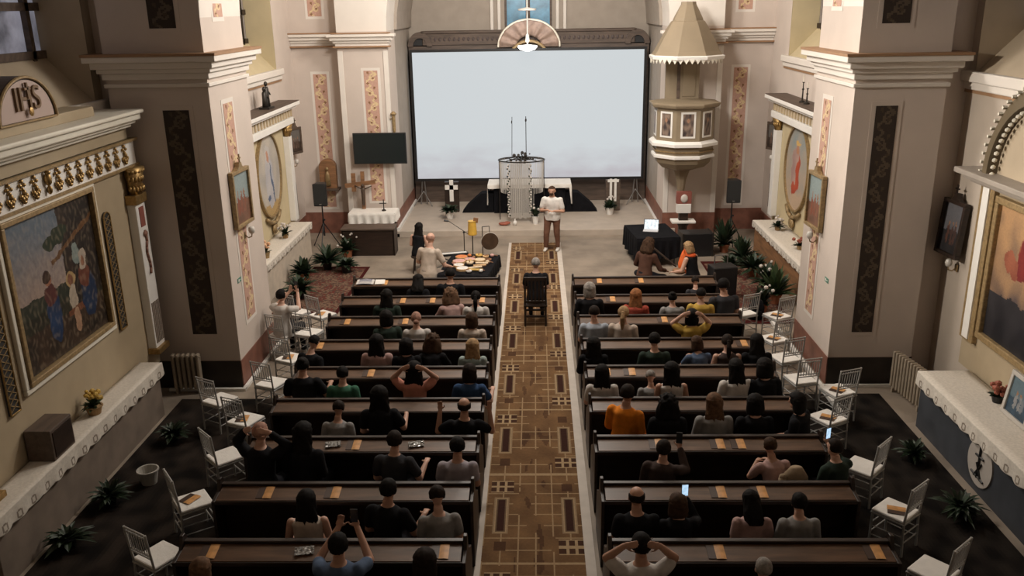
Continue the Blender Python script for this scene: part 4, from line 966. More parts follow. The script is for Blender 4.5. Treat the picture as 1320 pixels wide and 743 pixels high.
# laptop table
t = thing('folding_table', 'small table draped in black near the right-hand musicians', 'table', (2.95, 21.9, 0), .12)
b = MB(); b.box(-.52, .52, -.7, .7, .71, .74); b.build('table_top', BLACK, t)
for sx in (-1, 1):
    for sy in (-1, 1): b = MB(); b.cone((sx * .45, sy * .6, 0), (sx * .45, sy * .6, .71), .015); b.build('leg', BLACK, t)
drape('black_tablecloth', 1.1, 1.45, .75, (.55, .5, .55, .55), BLACKC, 'black cloth covering the laptop table on the right', (2.95, 21.9, 0), .12, amp=.025)
t = thing('laptop', 'open laptop with bright screen on the black cloth table', 'laptop', (2.95, 22.0, .755), -.2)
LAPS = mat('lit_laptop_screen', (.75, .85, .92), .4, var=.5, scale=14, emit=.75)
b = MB(); b.box(-.19, .19, -.26, .0, 0, .018); b.build('keyboard_base', mat('silver_plastic', (.5, .5, .52), .4), t, bevel=.004)
b = MB(); b.box(-.19, .19, -.008, .004, 0, .27, Matrix.Rotation(math.radians(-18), 4, 'X')); l_ = b.build('lid', BLACK, t); b = MB(); b.box(-.175, .175, -.013, -.0085, .015, .255, Matrix.Rotation(math.radians(-18), 4, 'X')); b.build('display', LAPS, l_)
# dark equipment case and orange bag
t = thing('orange_bag', 'bright orange fabric bag standing beneath the pulpit', 'bag', (3.62, 20.7, 0), .3)
b = MB(); b.loft([(0, 0, 0, .16, .1), (0, 0, .25, .17, .11), (.02, 0, .5, .11, .07), (.03, 0, .62, .04, .03)], 14); b.build('body', mat('orange_fabric', (.85, .16, .03), .8, var=.2), t, smooth=True); b = MB(); b.tube([(-.05, -.05, .5), (-.08, -.1, .7), (.05, -.1, .72), (.08, -.04, .5)], .012); b.build('strap', mat('orange_fabric', (.85, .16, .03)), t)
t = thing('equipment_case', 'upright black equipment case under the pulpit pedestal', 'case', (4.15, 22.3, 0), .1)
b = MB(); b.box(-.4, .4, -.25, .25, 0, .62); b.build('body', BLACK, t, bevel=.02); b = MB()
for x in (-.39, .39): b.box(x - .02, x + .02, -.26, .26, 0, .63)
b.build_each('metal_edge', DMETAL, t)
t = thing('equipment_case', 'black wheeled case at the far right end of the front pew', 'case', (4.12, 18.75, 0), .2)
b = MB(); b.box(-.28, .28, -.2, .2, .05, .75); b.build('body', BLACK, t, bevel=.03); b = MB(); b.tube([(-.15, .1, .75), (-.15, .1, .95), (.15, .1, .95), (.15, .1, .75)], .012); b.build('handle', METAL, t)
b = MB(); b.cone((-.22, -.22, .05), (-.22, .22, .05), .04); b.cone((.22, -.22, .05), (.22, .22, .05), .04); b.build_each('wheel', BLACK, t)
# low instrument table
t = thing('low_table', 'low table under a black cloth holding small instruments, left of aisle', 'table', (-1.62, 20.35, 0), -.12)
b = MB(); b.box(-.55, .55, -.85, .85, .30, .34); b.build('table_top', WOODD, t)
for sx in (-1, 1):
    for sy in (-1, 1): b = MB(); b.box(sx * .48 - .03, sx * .48 + .03, sy * .75 - .03, sy * .75 + .03, 0, .3); b.build('leg', WOODD, t)
drape('black_tablecloth', 1.2, 1.8, .35, (.3, .3, .3, .3), BLACKC, 'black cloth under the spread of small instruments, left of aisle', (-1.62, 20.35, 0), -.12, amp=.03)
cols = {'orange': (.75, .22, .05), 'pink': (.70, .40, .36), 'cream': (.78, .62, .42), 'tan': (.62, .40, .20), 'white': (.78, .75, .70), 'brown': (.25, .12, .06), 'golden': (.70, .45, .12)}
rnd = random.Random(21)
lay = [('frame_drum', 'orange', -.30, .50, .15), ('frame_drum', 'pink', -.28, .12, .16), ('frame_drum', 'pink', -.05, .30, .13), ('singing_bowl', 'golden', .12, .62, .09), ('singing_bowl', 'tan', .30, .55, .08), ('frame_drum', 'cream', .20, .28, .14), ('singing_bowl', 'brown', .42, .30, .07), ('frame_drum', 'white', -.22, -.22, .13), ('singing_bowl', 'cream', .02, -.05, .09), ('rain_stick', 'cream', .30, .02, .3), ('rain_stick', 'tan', .28, -.18, .3), ('rain_stick', 'cream', .20, -.36, .34), ('frame_drum', 'white', -.08, -.48, .15), ('rain_stick', 'golden', .26, -.55, .32), ('singing_bowl', 'pink', -.36, -.05, .06), ('singing_bowl', 'white', .12, -.70, .07), ('shaker', 'orange', -.12, .62, .05), ('shaker', 'brown', .02, .45, .05), ('shaker', 'cream', .42, .10, .05), ('shaker', 'white', .40, -.66, .05), ('shaker', 'golden', -.02, .16, .05), ('shaker', 'pink', .44, .68, .05)]
seen = {}
for i, (kd, cn, lx, ly, r) in enumerate(lay):
    R_ = Matrix.Rotation(-.12, 4, 'Z'); p = R_ @ Vector((lx, ly, 0)) + Vector((-1.62, 20.35, .352))
    m_ = mat(cn + '_instrument', cols[cn], .5, var=.25, scale=20)
    yp = 'back' if ly > .4 else 'middle' if ly > -.1 else 'front'; xp = 'left' if lx < -.03 else 'centre' if lx < .25 else 'right'
    lab = '%s %s at the %s %s of the low instrument table' % (cn, kd.replace('_', ' '), yp, xp)
    seen[lab] = seen.get(lab, 0) + 1
    if seen[lab] > 1: lab = lab.replace(cn, cn + ' second')
    t = thing(kd, lab, kd.replace('_', ' '), p, rnd.uniform(0, 3), 'instruments on the low table')
    if kd == 'frame_drum':
        b = MB(); b.lathe([(r, 0), (r, .05), (r * .97, .052)], n=20); b.build('hoop', mat('tan_instrument', cols['tan']), t); b = MB(); b.lathe([(r * .96, .05), (r * .9, .056), (.01, .057)], n=20); b.build('drumhead', m_, t)
    elif kd == 'singing_bowl':
        b = MB(); b.lathe([(r * .5, 0), (r * .9, r * .4), (r, r * .9), (r * .93, r * .9), (r * .8, r * .4), (.02, r * .15)], n=18); b.build('bowl', m_, t, smooth=True); b = MB(); b.cone((-r * .4, 0, r * 1.0), (r * 1.1, .02, r * .95), .01); b.build('striker', mat('brown_instrument', cols['brown']), t)
    elif kd == 'rain_stick':
        t.rotation_euler = (0, 0, rnd.uniform(-.1, .5)); b = MB(); b.cone((-r / 2, 0, .03), (r / 2, 0, .03), .03); b.build('tube', m_, t); b = MB(); b.cone((-r / 2 - .01, 0, .03), (-r / 2, 0, .03), .033); b.cone((r / 2, 0, .03), (r / 2 + .01, 0, .03), .033); b.build_each('end_cap', mat('brown_instrument', cols['brown']), t)
    else:
        b = MB(); b.ball((0, 0, .045), (.055, .045, .045)); b.build('gourd', m_, t, smooth=True); b = MB(); b.cone((.05, 0, .045), (.14, 0, .02), .012); b.build('handle', mat('brown_instrument', cols['brown']), t)
t = thing('keyboard', 'slim white keyboard instrument lying behind the low table', 'instrument', (-2.18, 21.35, 0), .28)
b = MB(); b.box(-.45, .45, -.10, .10, .30, .36); b.build('case', BLACK, t, bevel=.008); b = MB()
for i in range(22): b.box(-.42 + i * .038, -.386 + i * .038, -.09, .02, .36, .37)
b.build_each('white_key', WHITE, t)
b = MB(); b.tube([(-.35, 0, 0), (.35, 0, .30)], .015); b.tube([(.35, .03, 0), (-.35, .03, .30)], .015); b.build('stand', METAL, t)
# gong and mic stand
t = thing('gong', 'round bronze gong on a stand beside the low instrument table', 'gong', (-1.24, 21.5, 0), .25)
b = MB(); b.lathe([(.01, -.02), (.06, -.03), (.07, -.012), (.20, -.01), (.22, .0), (.22, .03)], n=28, mx=Matrix.Translation((.06, 0, .62)) @ Matrix.Rotation(PI / 2, 4, 'X')); b.build('disc', mat('dark_bronze_gong', (.14, .09, .06), .35, metal=.5, var=.4, scale=6), t)
b = MB(); P = [(.06 + .215 * math.cos(2 * PI * i / 24), -.01, .62 + .215 * math.sin(2 * PI * i / 24)) for i in range(25)]; b.tube(P, .012); b.build('rim', mat('pale_rim', (.5, .47, .42), .4), t)
b = MB(); b.cone((-.12, .03, 0), (-.12, .03, 1.0), .012); b.tube([(-.12, .03, 1.0), (.06, .03, 1.0), (.06, .0, .84)], .01); b.tube([(-.3, -.1, .01), (-.12, .03, .1), (.1, -.1, .01)], .01); b.build('stand', DMETAL, t)
t = thing('yellow_drum', 'yellow tubular drum hanging on the stand beside the gong', 'drum', (-1.62, 21.55, 0))
b = MB(); b.lathe([(.11, .78), (.12, .80), (.10, 1.12), (.11, 1.14)], n=18); b.build('shell', mat('yellow_drum_shell', (.72, .44, .07), .4, var=.25), t); b = MB(); b.box(-.14, -.02, -.03, .03, 1.1, 1.22, Matrix.Rotation(.15, 4, 'Y')); b.build('wooden_clasp', WOODB, t); b = MB(); b.cone((0, 0, .02), (0, 0, .78), .014); b.tube([(-.2, -.15, 0), (0, 0, .12), (.2, -.15, 0)], .01); b.build('stand', DMETAL, t)
t = thing('microphone_stand', 'black boom microphone stand above the low instrument table', 'microphone stand', (-1.83, 21.5, 0))
b = MB(); b.cone((0, 0, 0), (0, 0, .86), .012); b.build('pole', DMETAL, t); b = MB(); b.cone((.1, 0, .82), (-.38, .05, 1.14), .009); b.build('boom', DMETAL, t); b = MB(); b.cone((-.38, .05, 1.14), (-.50, .06, 1.16), .02, .03); b.build('microphone', BLACK, t)
for i in range(3): a = 2 * PI * i / 3; b = MB(); b.cone((0, 0, .18), (.25 * math.cos(a), .25 * math.sin(a), .01), .009); b.build('leg', DMETAL, t)
b = MB(); b.ball((0, 0, .86), .035, 1); b.build('clutch', BLACK, t)
# rug in left bay and right bay
def rug_col(u, v):
    n = fbm(u * 26, v * 50) * .8 + fbm(u * 8, v * 9) * .5
    if min(u, 1 - u) < .06 or min(v, 1 - v) < .05: return c8(70, 26, 24)
    return c8(104, 52, 46) if n > .2 else c8(88, 68, 58) if n > -.1 else c8(122, 98, 82)
m = MB(); m.grid(lambda u, v: ((u - .5) * 1.45, (v - .5) * 3.6, .01), 50, 110, rug_col); o = m.build('oriental_rug', MATS['woven_carpet'], recalc=False); o.location = (-5.0, 19.6, 0); o.rotation_euler = (0, 0, -.02); tag(o, 'red patterned oriental rug on the floor of the far left bay', 'rug')
m = MB(); m.grid(lambda u, v: ((u - .5) * 1.1, (v - .5) * 4.6, .01), 40, 130, rug_col); o = m.build('oriental_rug', MATS['woven_carpet'], recalc=False); o.location = (4.72, 19.3, 0); tag(o, 'reddish patterned runner on the floor of the far right bay', 'rug')
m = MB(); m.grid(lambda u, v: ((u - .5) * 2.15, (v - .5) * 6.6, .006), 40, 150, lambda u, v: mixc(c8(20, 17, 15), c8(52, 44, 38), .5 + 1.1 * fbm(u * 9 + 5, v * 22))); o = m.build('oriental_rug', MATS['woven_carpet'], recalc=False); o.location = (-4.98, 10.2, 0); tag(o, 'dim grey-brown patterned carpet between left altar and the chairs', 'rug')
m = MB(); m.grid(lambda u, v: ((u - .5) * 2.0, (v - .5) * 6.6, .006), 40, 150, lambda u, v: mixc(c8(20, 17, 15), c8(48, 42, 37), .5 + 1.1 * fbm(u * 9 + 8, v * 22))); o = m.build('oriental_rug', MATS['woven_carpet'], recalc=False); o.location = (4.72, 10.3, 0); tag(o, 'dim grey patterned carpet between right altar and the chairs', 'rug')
# plants
pl = [(-5.3, 21.2, .55, .7, 'wide dark leafy plant beside the left loudspeaker'), (-5.62, 20.2, .45, .6, 'dark leafy plant against the far left altar front'), (-5.4, 18.9, .5, .55, 'spreading plant at near end of the far left altar'), (-5.0, 22.3, .4, .5, 'low plant left of the kneeling bench'), (-4.75, 20.9, .35, .35, 'low dark plant in red pot on the rug edge'),
      (4.95, 22.5, .5, 1.0, 'tall dark plant beside the right loudspeaker'), (5.15, 21.3, .5, .8, 'dense dark plant at far end of the right bay altar'), (5.2, 20.3, .5, .6, 'leafy plant before the orange altar front, second from the back'), (5.25, 19.3, .45, .6, 'leafy plant with white flowers before the orange altar'), (5.2, 18.3, .5, .9, 'spiky green plant at near end of the orange altar'), (4.5, 22.7, .4, .5, 'dark plant behind the pulpit pedestal'), (4.78, 17.75, .3, .5, 'small plant by the right end of the front pews'),
      (4.7, 20.6, .35, .4, 'low plant on the right bay runner')]
for i, (x, y, R_, h_, lb) in enumerate(pl): potted('potted_plant', lb, 'plant', (x, y, 0), R_, h_, 40 + i, POTT if i % 2 else BLACK, .14, .22, (WHF, 7) if i in (3, 8, 11) else None, 90, GREEN if i != 9 else GREEN2, 'potted plants around the side altars', .055)
pl = [(-5.75, 10.2, .35, .35, 'dim plant on the floor below the left altar, middle one'), (-5.8, 9.2, .4, .3, 'dim plant on the floor below the left altar, nearest one'), (-5.6, 12.0, .35, .3, 'dim plant on the floor below the left altar, farthest one'), (5.35, 11.3, .35, .35, 'dim plant on the floor below the right altar, farthest one'), (5.35, 9.9, .4, .35, 'dim plant on the floor in front of the round monogram')]
for i, (x, y, R_, h_, lb) in enumerate(pl): potted('potted_plant', lb, 'plant', (x, y, 0), R_, h_, 70 + i, BLACK, .1, .15, None, 60, GREEN, 'plants on the dim floor by the near altars', .04)
b = MB(); b.lathe([(.10, 0), (.14, .2), (.15, .2), (.15, .22), (.13, .22), (.09, .02)], n=20); o = b.build('plastic_bucket', mat('dull_white_plastic', (.4, .38, .34), .5)); o.location = (-5.45, 10.75, 0); tag(o, 'dull white bucket on the floor below the left altar', 'bucket')
for px, py, zz, nm in ((290, 310, .0, ''),): pass
potted('flower_arrangement', 'white flower arrangement on the far left bay altar', 'flowers', (-6.2, 20.9, .91), .22, .3, 90, mat('wicker', (.3, .2, .1)), .08, .12, (WHF, 10), 40, GREEN, lw=.03)
potted('flower_arrangement', 'peach flower arrangement at near end of far left bay altar', 'flowers', (-6.15, 19.1, .91), .18, .3, 91, GOLDP, .09, .14, (mat('peach_flower', (.7, .42, .25), .6), 16), 20, GREEN, lw=.03)
potted('flower_arrangement', 'trailing white flowers on the far end of right bay altar', 'flowers', (5.95, 21.2, .91), .24, .3, 92, mat('wicker', (.3, .2, .1)), .08, .1, (WHF, 10), 50, GREEN, lw=.03)
potted('flower_arrangement', 'small flower arrangement on the near end of right bay altar', 'flowers', (5.98, 19.4, .91), .2, .25, 93, GOLDP, .08, .1, (REDF, 8), 36, GREEN, lw=.03)
# newspapers on front pew ledge
t = thing('newspaper', 'stack of printed newspapers on the left end of front pew', 'newspaper', (-3.42, rowy(1) - .14, .925), 0); t.rotation_euler = (math.radians(8), 0, 0)
b = MB(); b.grid(lambda u, v: (-.28 + .36 * u, -.12 + .24 * v, .012 + .012 * math.sin(u * PI)), 30, 20, lambda u, v: c8(215, 210, 205) if (int(v * 14) % 2 or u < .15 or u > .85) else c8(90, 95, 120)); b.build('front_sheet', PAINT, t, recalc=False)
b = MB(); b.box(.10, .30, -.12, .12, 0, .012, Matrix.Rotation(.08, 4, 'Z')); b.build('back_sheet', WHITE, t)
# ================================================================== CHIAVARI CHAIRS
def make_chiavari():
    t = thing('chiavari_chair', 'x', 'chair')
    for sx in (-1, 1):
        b = MB(); b.tube([(sx * .18, -.21, 0), (sx * .18, -.19, .45), (sx * .185, -.24, .92)], .014, 8); b.build('back_leg', SILV, t)
        b = MB(); b.cone((sx * .20, .19, 0), (sx * .19, .19, .43), .012, .015, 8); b.build('front_leg', SILV, t)
    b = MB()
    for z, y in ((.91, -.238), (.86, -.232), (.64, -.212), (.60, -.208)): b.cone((-.185, y, z), (.185, y, z), .011, n=6)
    b.build_each('back_rail', SILV, t)
    b = MB()
    for i in range(7): x = -.135 + .045 * i; b.cone((x, -.21, .62), (x, -.235, .88), .007, n=6)
    b.build_each('spindle', SILV, t)
    b = MB()
    for z in (.14, .26):
        for sx in (-1, 1): b.cone((sx * .18, -.2, z), (sx * .195, .19, z), .008, n=6)
        b.cone((-.19, .19, z + .04), (.19, .19, z + .04), .008, n=6); b.cone((-.18, -.2, z + .04), (.18, -.2, z + .04), .008, n=6)
    b.build_each('stretcher', SILV, t)
    b = MB(); b.box(-.205, .205, -.205, .215, .42, .445); b.build('seat', SILV, t, bevel=.008)
    b = MB(); b.box(-.20, .20, -.195, .21, .445, .485); b.build('seat_cushion', CLOTH, t, bevel=.018)
    return t
cc = make_chiavari(); CH_[cc.name] = list(cc.children); first = True
CL = [(-4.28, 8.38, 'nearest the camera'), (-4.32, 9.51, 'second nearest the camera'), (-4.30, 10.66, 'third from the camera'), (-4.37, 11.77, 'fourth from the camera'), (-5.0, 12.48, 'standing apart toward the pier'), (-4.36, 13.12, 'beside the pier corner'), (-4.33, 14.18, 'beside the lit pier'), (-4.32, 15.45, 'behind the man filming'), (-4.30, 16.45, 'farthest along the pews'), (-4.86, 16.6, 'beside the man filming')]
CR_ = [(4.23, 8.11, 'nearest the camera'), (4.28, 9.29, 'second nearest the camera'), (4.26, 10.34, 'third from the camera'), (4.26, 11.77, 'fourth from the camera'), (4.71, 12.72, 'standing apart beside the pier'), (4.26, 13.17, 'fifth along the pew ends'), (4.25, 14.06, 'sixth along the pew ends'), (4.30, 14.97, 'seventh along the pew ends'), (4.68, 16.21, 'at the back near the orange altar'), (4.06, 16.4, 'farthest at the pew end')]
CHAIRS = []
for side, lst in (('left', CL), ('right', CR_)):
    for i, (x, y, w_) in enumerate(lst):
        if side == 'left': rz = -.85 if i in (1, 2) else (-.35 if i in (5, 6, 7) else -.5)
        else: rz = .82 if i in (1, 2, 0) else (.3 if i in (5, 6, 7) else .45)
        if side == 'left' and i in (3,): rz = -.3
        rz += random.uniform(-.12, .12)
        lab = 'silver chair with white cushion, %s side aisle, %s' % (side, w_)
        if first: o = cc; first = False; o['label'] = lab
        else: o = copy_tree(cc, label=lab)
        o.location = (x, y, 0); o.rotation_euler = (0, 0, rz); o['group'] = 'silver chairs along the %s side aisle' % side
        CHAIRS.append((side, i, x, y, rz))
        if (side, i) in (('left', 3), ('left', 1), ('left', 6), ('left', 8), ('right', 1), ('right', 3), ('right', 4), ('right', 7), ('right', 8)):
            q = copy_tree(leaf, label='amber leaflet on silver chair, %s aisle, %s' % (side, w_)); q['group'] = 'amber sheets on the silver chairs'; q.location = (x, y, .487); q.rotation_euler = (0, 0, rz + .5)
# chair in aisle
t = thing('wooden_chair', 'dark slatted wooden chair standing on the aisle carpet', 'chair', (-.03, 17.15, 0))
for sx in (-1, 1):
    b = MB(); b.tube([(sx * .21, -.22, 0), (sx * .21, -.2, .45), (sx * .21, -.26, 1.08)], .022, 8); b.build('back_leg', WOODD, t); b = MB(); b.cone((sx * .21, .2, 0), (sx * .21, .2, .44), .02, n=8); b.build('front_leg', WOODD, t)
b = MB(); b.box(-.24, .24, -.24, .24, .43, .47); b.build('seat', WOODD, t, bevel=.01)
b = MB(); b.box(-.22, .22, -.27, -.235, 1.0, 1.08); b.box(-.22, .22, -.23, -.20, .52, .57); b.build_each('back_rail', WOODD, t, bevel=.008)
for i in range(5): x = -.15 + .075 * i; b = MB(); b.box(x - .018, x + .018, -.012, .012, 0, .47, Matrix.Translation((0, -.225, .55)) @ Matrix.Rotation(.07, 4, 'X')); b.build('back_slat', WOODD, t)
b = MB(); b.box(-.2, .2, -.215, -.185, .2, .24); b.box(-.2, .2, .185, .215, .2, .24); b.build_each('stretcher', WOODD, t)
# ================================================================== PEOPLE
def blob_mesh(mb, voxel, smooth=2, disp=0, seed=0):
    me = bpy.data.meshes.new('tmp'); mb.bm.to_mesh(me); mb.bm.free()
    o = bpy.data.objects.new('tmp', me); COL.objects.link(o)
    r = o.modifiers.new('r', 'REMESH'); r.mode = 'VOXEL'; r.voxel_size = voxel; r.use_smooth_shade = True
    if smooth: s = o.modifiers.new('s', 'SMOOTH'); s.iterations = smooth; s.factor = .5
    dg = bpy.context.evaluated_depsgraph_get(); m2 = bpy.data.meshes.new_from_object(o.evaluated_get(dg))
    bpy.data.objects.remove(o); bpy.data.meshes.remove(me)
    if disp:
        for v in m2.vertices:
            p = v.co; v.co = p + v.normal * disp * noise.noise(Vector((p.x * 9 + seed, p.y * 9, p.z * 5)))
    for p in m2.polygons: p.use_smooth = True
    return m2
def skin_body(P, D):
    """one continuous body: torso, tapered limbs, head with features, five-fingered hands"""
    b = MB(); ln = P['lean']
    def T(x, y, z): zz = max(0, z - P['hz']); return Vector((x, y + ln * zz, z))
    D['T'] = T; hz = P['hz']
    sec = [(0, hz - .07, .15, .11), (0, hz + .02, .165, .115), (0, hz + .18, .13, .095), (.015, hz + .34, .15, .105), (.01, hz + .44, .165, .10), (.01, hz + .49, .09, .075), (.02, hz + .52, .058, .058), (.035, hz + .58, .052, .056)]
    b.loft([(0, T(0, y, z).y, z, rx, ry) for y, z, rx, ry in sec], 20)
    hc = T(0, .05, hz + .665) + Vector((0, P.get('hd', 0), 0)); D['head'] = hc
    Hm = Matrix.Rotation(-P['pitch'], 3, 'X'); D['Hm'] = Hm
    h = lambda x, y, z: hc + Hm @ Vector((x, y, z))
    b.ball(h(0, -.005, .02), (.080, .096, .097), 3, Hm); b.ball(h(0, .02, -.05), (.056, .066, .066), 2, Hm)
    b.cone(h(0, .085, .015), h(0, .108, -.03), .010, .015, 8); b.ball(h(0, .105, -.028), .014, 1)
    for s in (-1, 1):
        b.ball(h(s * .082, -.008, -.008), (.012, .02, .032), 1, Hm); b.ball(h(s * .032, .083, .012), (.014, .010, .009), 1, Hm); b.ball(h(s * .033, .084, .034), (.02, .008, .006), 1, Hm)
    b.ball(h(0, .086, -.058), (.024, .008, .006), 1, Hm); b.ball(h(0, .083, -.068), (.02, .008, .006), 1, Hm); b.ball(h(0, .072, -.095), (.022, .016, .014), 1, Hm)
    D['h'] = h
    for s, (el, wr, hd, up) in ((-1, P['L']), (1, P['R'])):
        sh = T(s * .178, .01, hz + .43); el = Vector(el); wr = Vector(wr)
        el.z += hz; wr.z += hz
        b.cap(sh, el, .054, .045); b.cap(el, wr, .045, .029)
        D[('arm', s)] = (sh, el, wr)
        d = Vector(hd).normalized(); u = Vector(up).normalized(); side = d.cross(u).normalized()
        pc = wr + d * .045
        q = Matrix((side, d, u)).transposed()
        b.ball(pc, (.038, .05, .018), 2, q)
        th_s = s if side.x * s < 0 else -s
        D[('hand', s)] = wr + d * .08 - u * .02
        curl = P.get('curl', .5)
        for i, (off, L) in enumerate(((-.028, .062), (-.010, .072), (.009, .067), (.027, .052))):
            r0 = wr + d * .082 + side * off; d1 = (d - u * curl * .6).normalized(); d2 = (d - u * curl * 1.8).normalized()
            p1 = r0 + d1 * L * .5; p2 = p1 + d2 * L * .5; b.cap(r0, p1, .0095, .009, 7); b.cap(p1, p2, .009, .0075, 7)
        tdir = -1 if (side.x * s) > 0 else 1
        t0 = wr + d * .03 + side * tdir * .03; t1 = t0 + (d * .6 + side * tdir * .7 - u * .2).normalized() * .035; t2 = t1 + (d * .9 + side * tdir * .2 - u * .3).normalized() * .03
        b.cap(t0, t1, .012, .010, 7); b.cap(t1, t2, .010, .008, 7)
    for s, (kn, an) in ((-1, P['LL']), (1, P['RL'])):
        hp = Vector((s * .09, .02, hz)); kn = Vector(kn); an = Vector(an)
        b.cap(hp, kn, .078, .052); b.cap(kn, an, .052, .034); D[('leg', s)] = (hp, kn, an)
        tip = an + Vector((0, .15, -.045)) if not P.get('floor') else an + Vector((s * .02, .13, -.01))
        b.cap(an + Vector((0, -.03, -.03)), tip, .032, .026)
        D[('foot', s)] = (an, tip)
    me = blob_mesh(b, .0095, 1)
    return me
def shirt_mesh(P, D, sleeve, seed):
    b = MB(); T = D['T']; hz = P['hz']; g = .014
    sec = [(0, hz - .10, .178, .145), (0, hz + .02, .176, .138), (0, hz + .18, .142, .105), (.015, hz + .34, .155, .11), (.01, hz + .44, .168, .103), (.01, hz + .487, .088, .074), (.012, hz + .505, .066, .062)]
    b.loft([(0, T(0, y, z).y, z, rx + g, ry + g) for y, z, rx, ry in sec], 22)
    for s in (-1, 1):
        sh, el, wr = D[('arm', s)]
        if sleeve == 'short': b.cap(sh, sh.lerp(el, .66), .072, .066)
        elif sleeve == 'long': b.cap(sh, el, .072, .060); b.cap(el, el.lerp(wr, .9), .060, .044)
        elif sleeve == 'none': b.ball(sh, .05)
    return blob_mesh(b, .016, 2, .012, seed)
def trouser_mesh(P, D, kind):
    b = MB(); hz = P['hz']
    b.loft([(0, .0, hz - .095, .16, .13), (0, 0, hz + .03, .178, .132), (0, 0, hz + .10, .165, .125)], 20)
    for s in (-1, 1):
        hp, kn, an = D[('leg', s)]; b.cap(hp, kn, .096, .072); b.cap(kn, kn.lerp(an, .92 if kind == 'long' else .3), .072, .052)
    return blob_mesh(b, .018, 2, .010, 3)
def shoe_mesh(D, s):
    an, tip = D[('foot', s)]; b = MB(); b.cap(an + Vector((0, -.03, -.035)), tip + Vector((0, .01, 0)), .042, .036); b.cap(an, an + Vector((0, 0, -.03)), .042, .044); return blob_mesh(b, .012, 1)
def hair_mesh(kind):
    """in head space: +Y is the face"""
    b = MB(); bm = b.bm
    def cap(rx, ry, rz, hair_line=.045, nz=.006, fr=9, back=0):
        bmesh.ops.create_icosphere(bm, subdivisions=4, radius=1)
        for v in bm.verts:
            d = v.co.normalized(); face = d.y > .15 and d.z < hair_line / .1
            low = d.z < -.55 - back
            ear = False
            k = 1.0
            if face: k = .80
            elif low: k = .72
            n_ = noise.noise(Vector((d.x * fr, d.y * fr * .6, d.z * 2.5)))
            v.co = Vector((d.x * rx, d.y * ry - .008, d.z * rz + .022)) * k + d * nz * n_ * (1 if k == 1 else 0)
    def strands(x0, secs, n=24, nz=.010, fr=16):
        i0 = len(bm.verts); b.loft(secs, n); bm.verts.ensure_lookup_table()
        for v in bm.verts[i0:]:
            n_ = noise.noise(Vector((v.co.x * fr * 3, v.co.y * fr * 3, v.co.z * 5))); v.co += Vector((v.co.x, v.co.y + .02, 0)).normalized() * nz * n_
    def dense(secs, m=5):
        out = []
        for a, c in zip(secs[:-1], secs[1:]):
            for i in range(m): out.append(tuple(a[j] + (c[j] - a[j]) * i / m for j in range(5)))
        return out + [secs[-1]]
    if kind == 'short': cap(.084, .101, .104, back=0)
    elif kind == 'crop': cap(.080, .096, .099, nz=.003, back=-.1)
    elif kind == 'fringe':
        cap(.081, .097, .097, nz=.003)
        for v in bm.verts:
            if v.co.z > .055: v.co *= .82
    elif kind == 'long':
        cap(.088, .106, .108, nz=.006); strands(0, dense([(0, -.035, .06, .080, .07), (0, -.045, -.05, .090, .062), (0, -.06, -.14, .106, .05), (.01, -.07, -.24, .098, .04), (.01, -.075, -.30, .06, .02)], 7), 36, nz=.022, fr=22)
    elif kind == 'bob':
        cap(.089, .106, .108, nz=.008); strands(0, dense([(0, -.03, .05, .086, .075), (0, -.035, -.06, .096, .072), (0, -.035, -.13, .092, .062), (0, -.035, -.155, .06, .04)]))
    elif kind == 'curly':
        cap(.10, .115, .118, nz=.03, fr=6); strands(0, dense([(0, -.03, .05, .10, .08), (0, -.04, -.08, .125, .085), (0, -.05, -.17, .12, .07), (0, -.05, -.23, .06, .03)]), nz=.03, fr=9)
    elif kind == 'ponytail':
        cap(.083, .100, .103, nz=.004); b.ball((0, -.105, .03), (.03, .03, .03)); strands(0, dense([(0, -.11, .03, .025, .022), (0, -.14, -.05, .035, .03), (0, -.13, -.16, .032, .026), (0, -.12, -.26, .012, .01)]), nz=.005)
    elif kind == 'bun':
        cap(.083, .100, .103, nz=.004); i0 = len(bm.verts); b.ball((0, -.075, .095), (.045, .042, .04), 3)
    elif kind == 'lowbun':
        cap(.083, .100, .103, nz=.004); b.ball((0, -.11, -.03), (.045, .035, .04), 3)
    bmesh.ops.recalc_face_normals(bm, faces=bm.faces)
    me = bpy.data.meshes.new('hair_' + kind); bm.to_mesh(me); bm.free()
    for p in me.polygons: p.use_smooth = True
    return me
SEAT = dict(hz=.53, lean=.10, pitch=.12, LL=((-.11, .44, .51), (-.12, .42, .09)), RL=((.11, .44, .51), (.12, .42, .09)))
LAPL = ((-.23, .06, .20), (-.10, .27, .10), (.5, .8, -.1), (0, .2, 1)); LAPR = ((.23, .06, .20), (.10, .27, .10), (-.5, .8, -.1), (0, .2, 1))
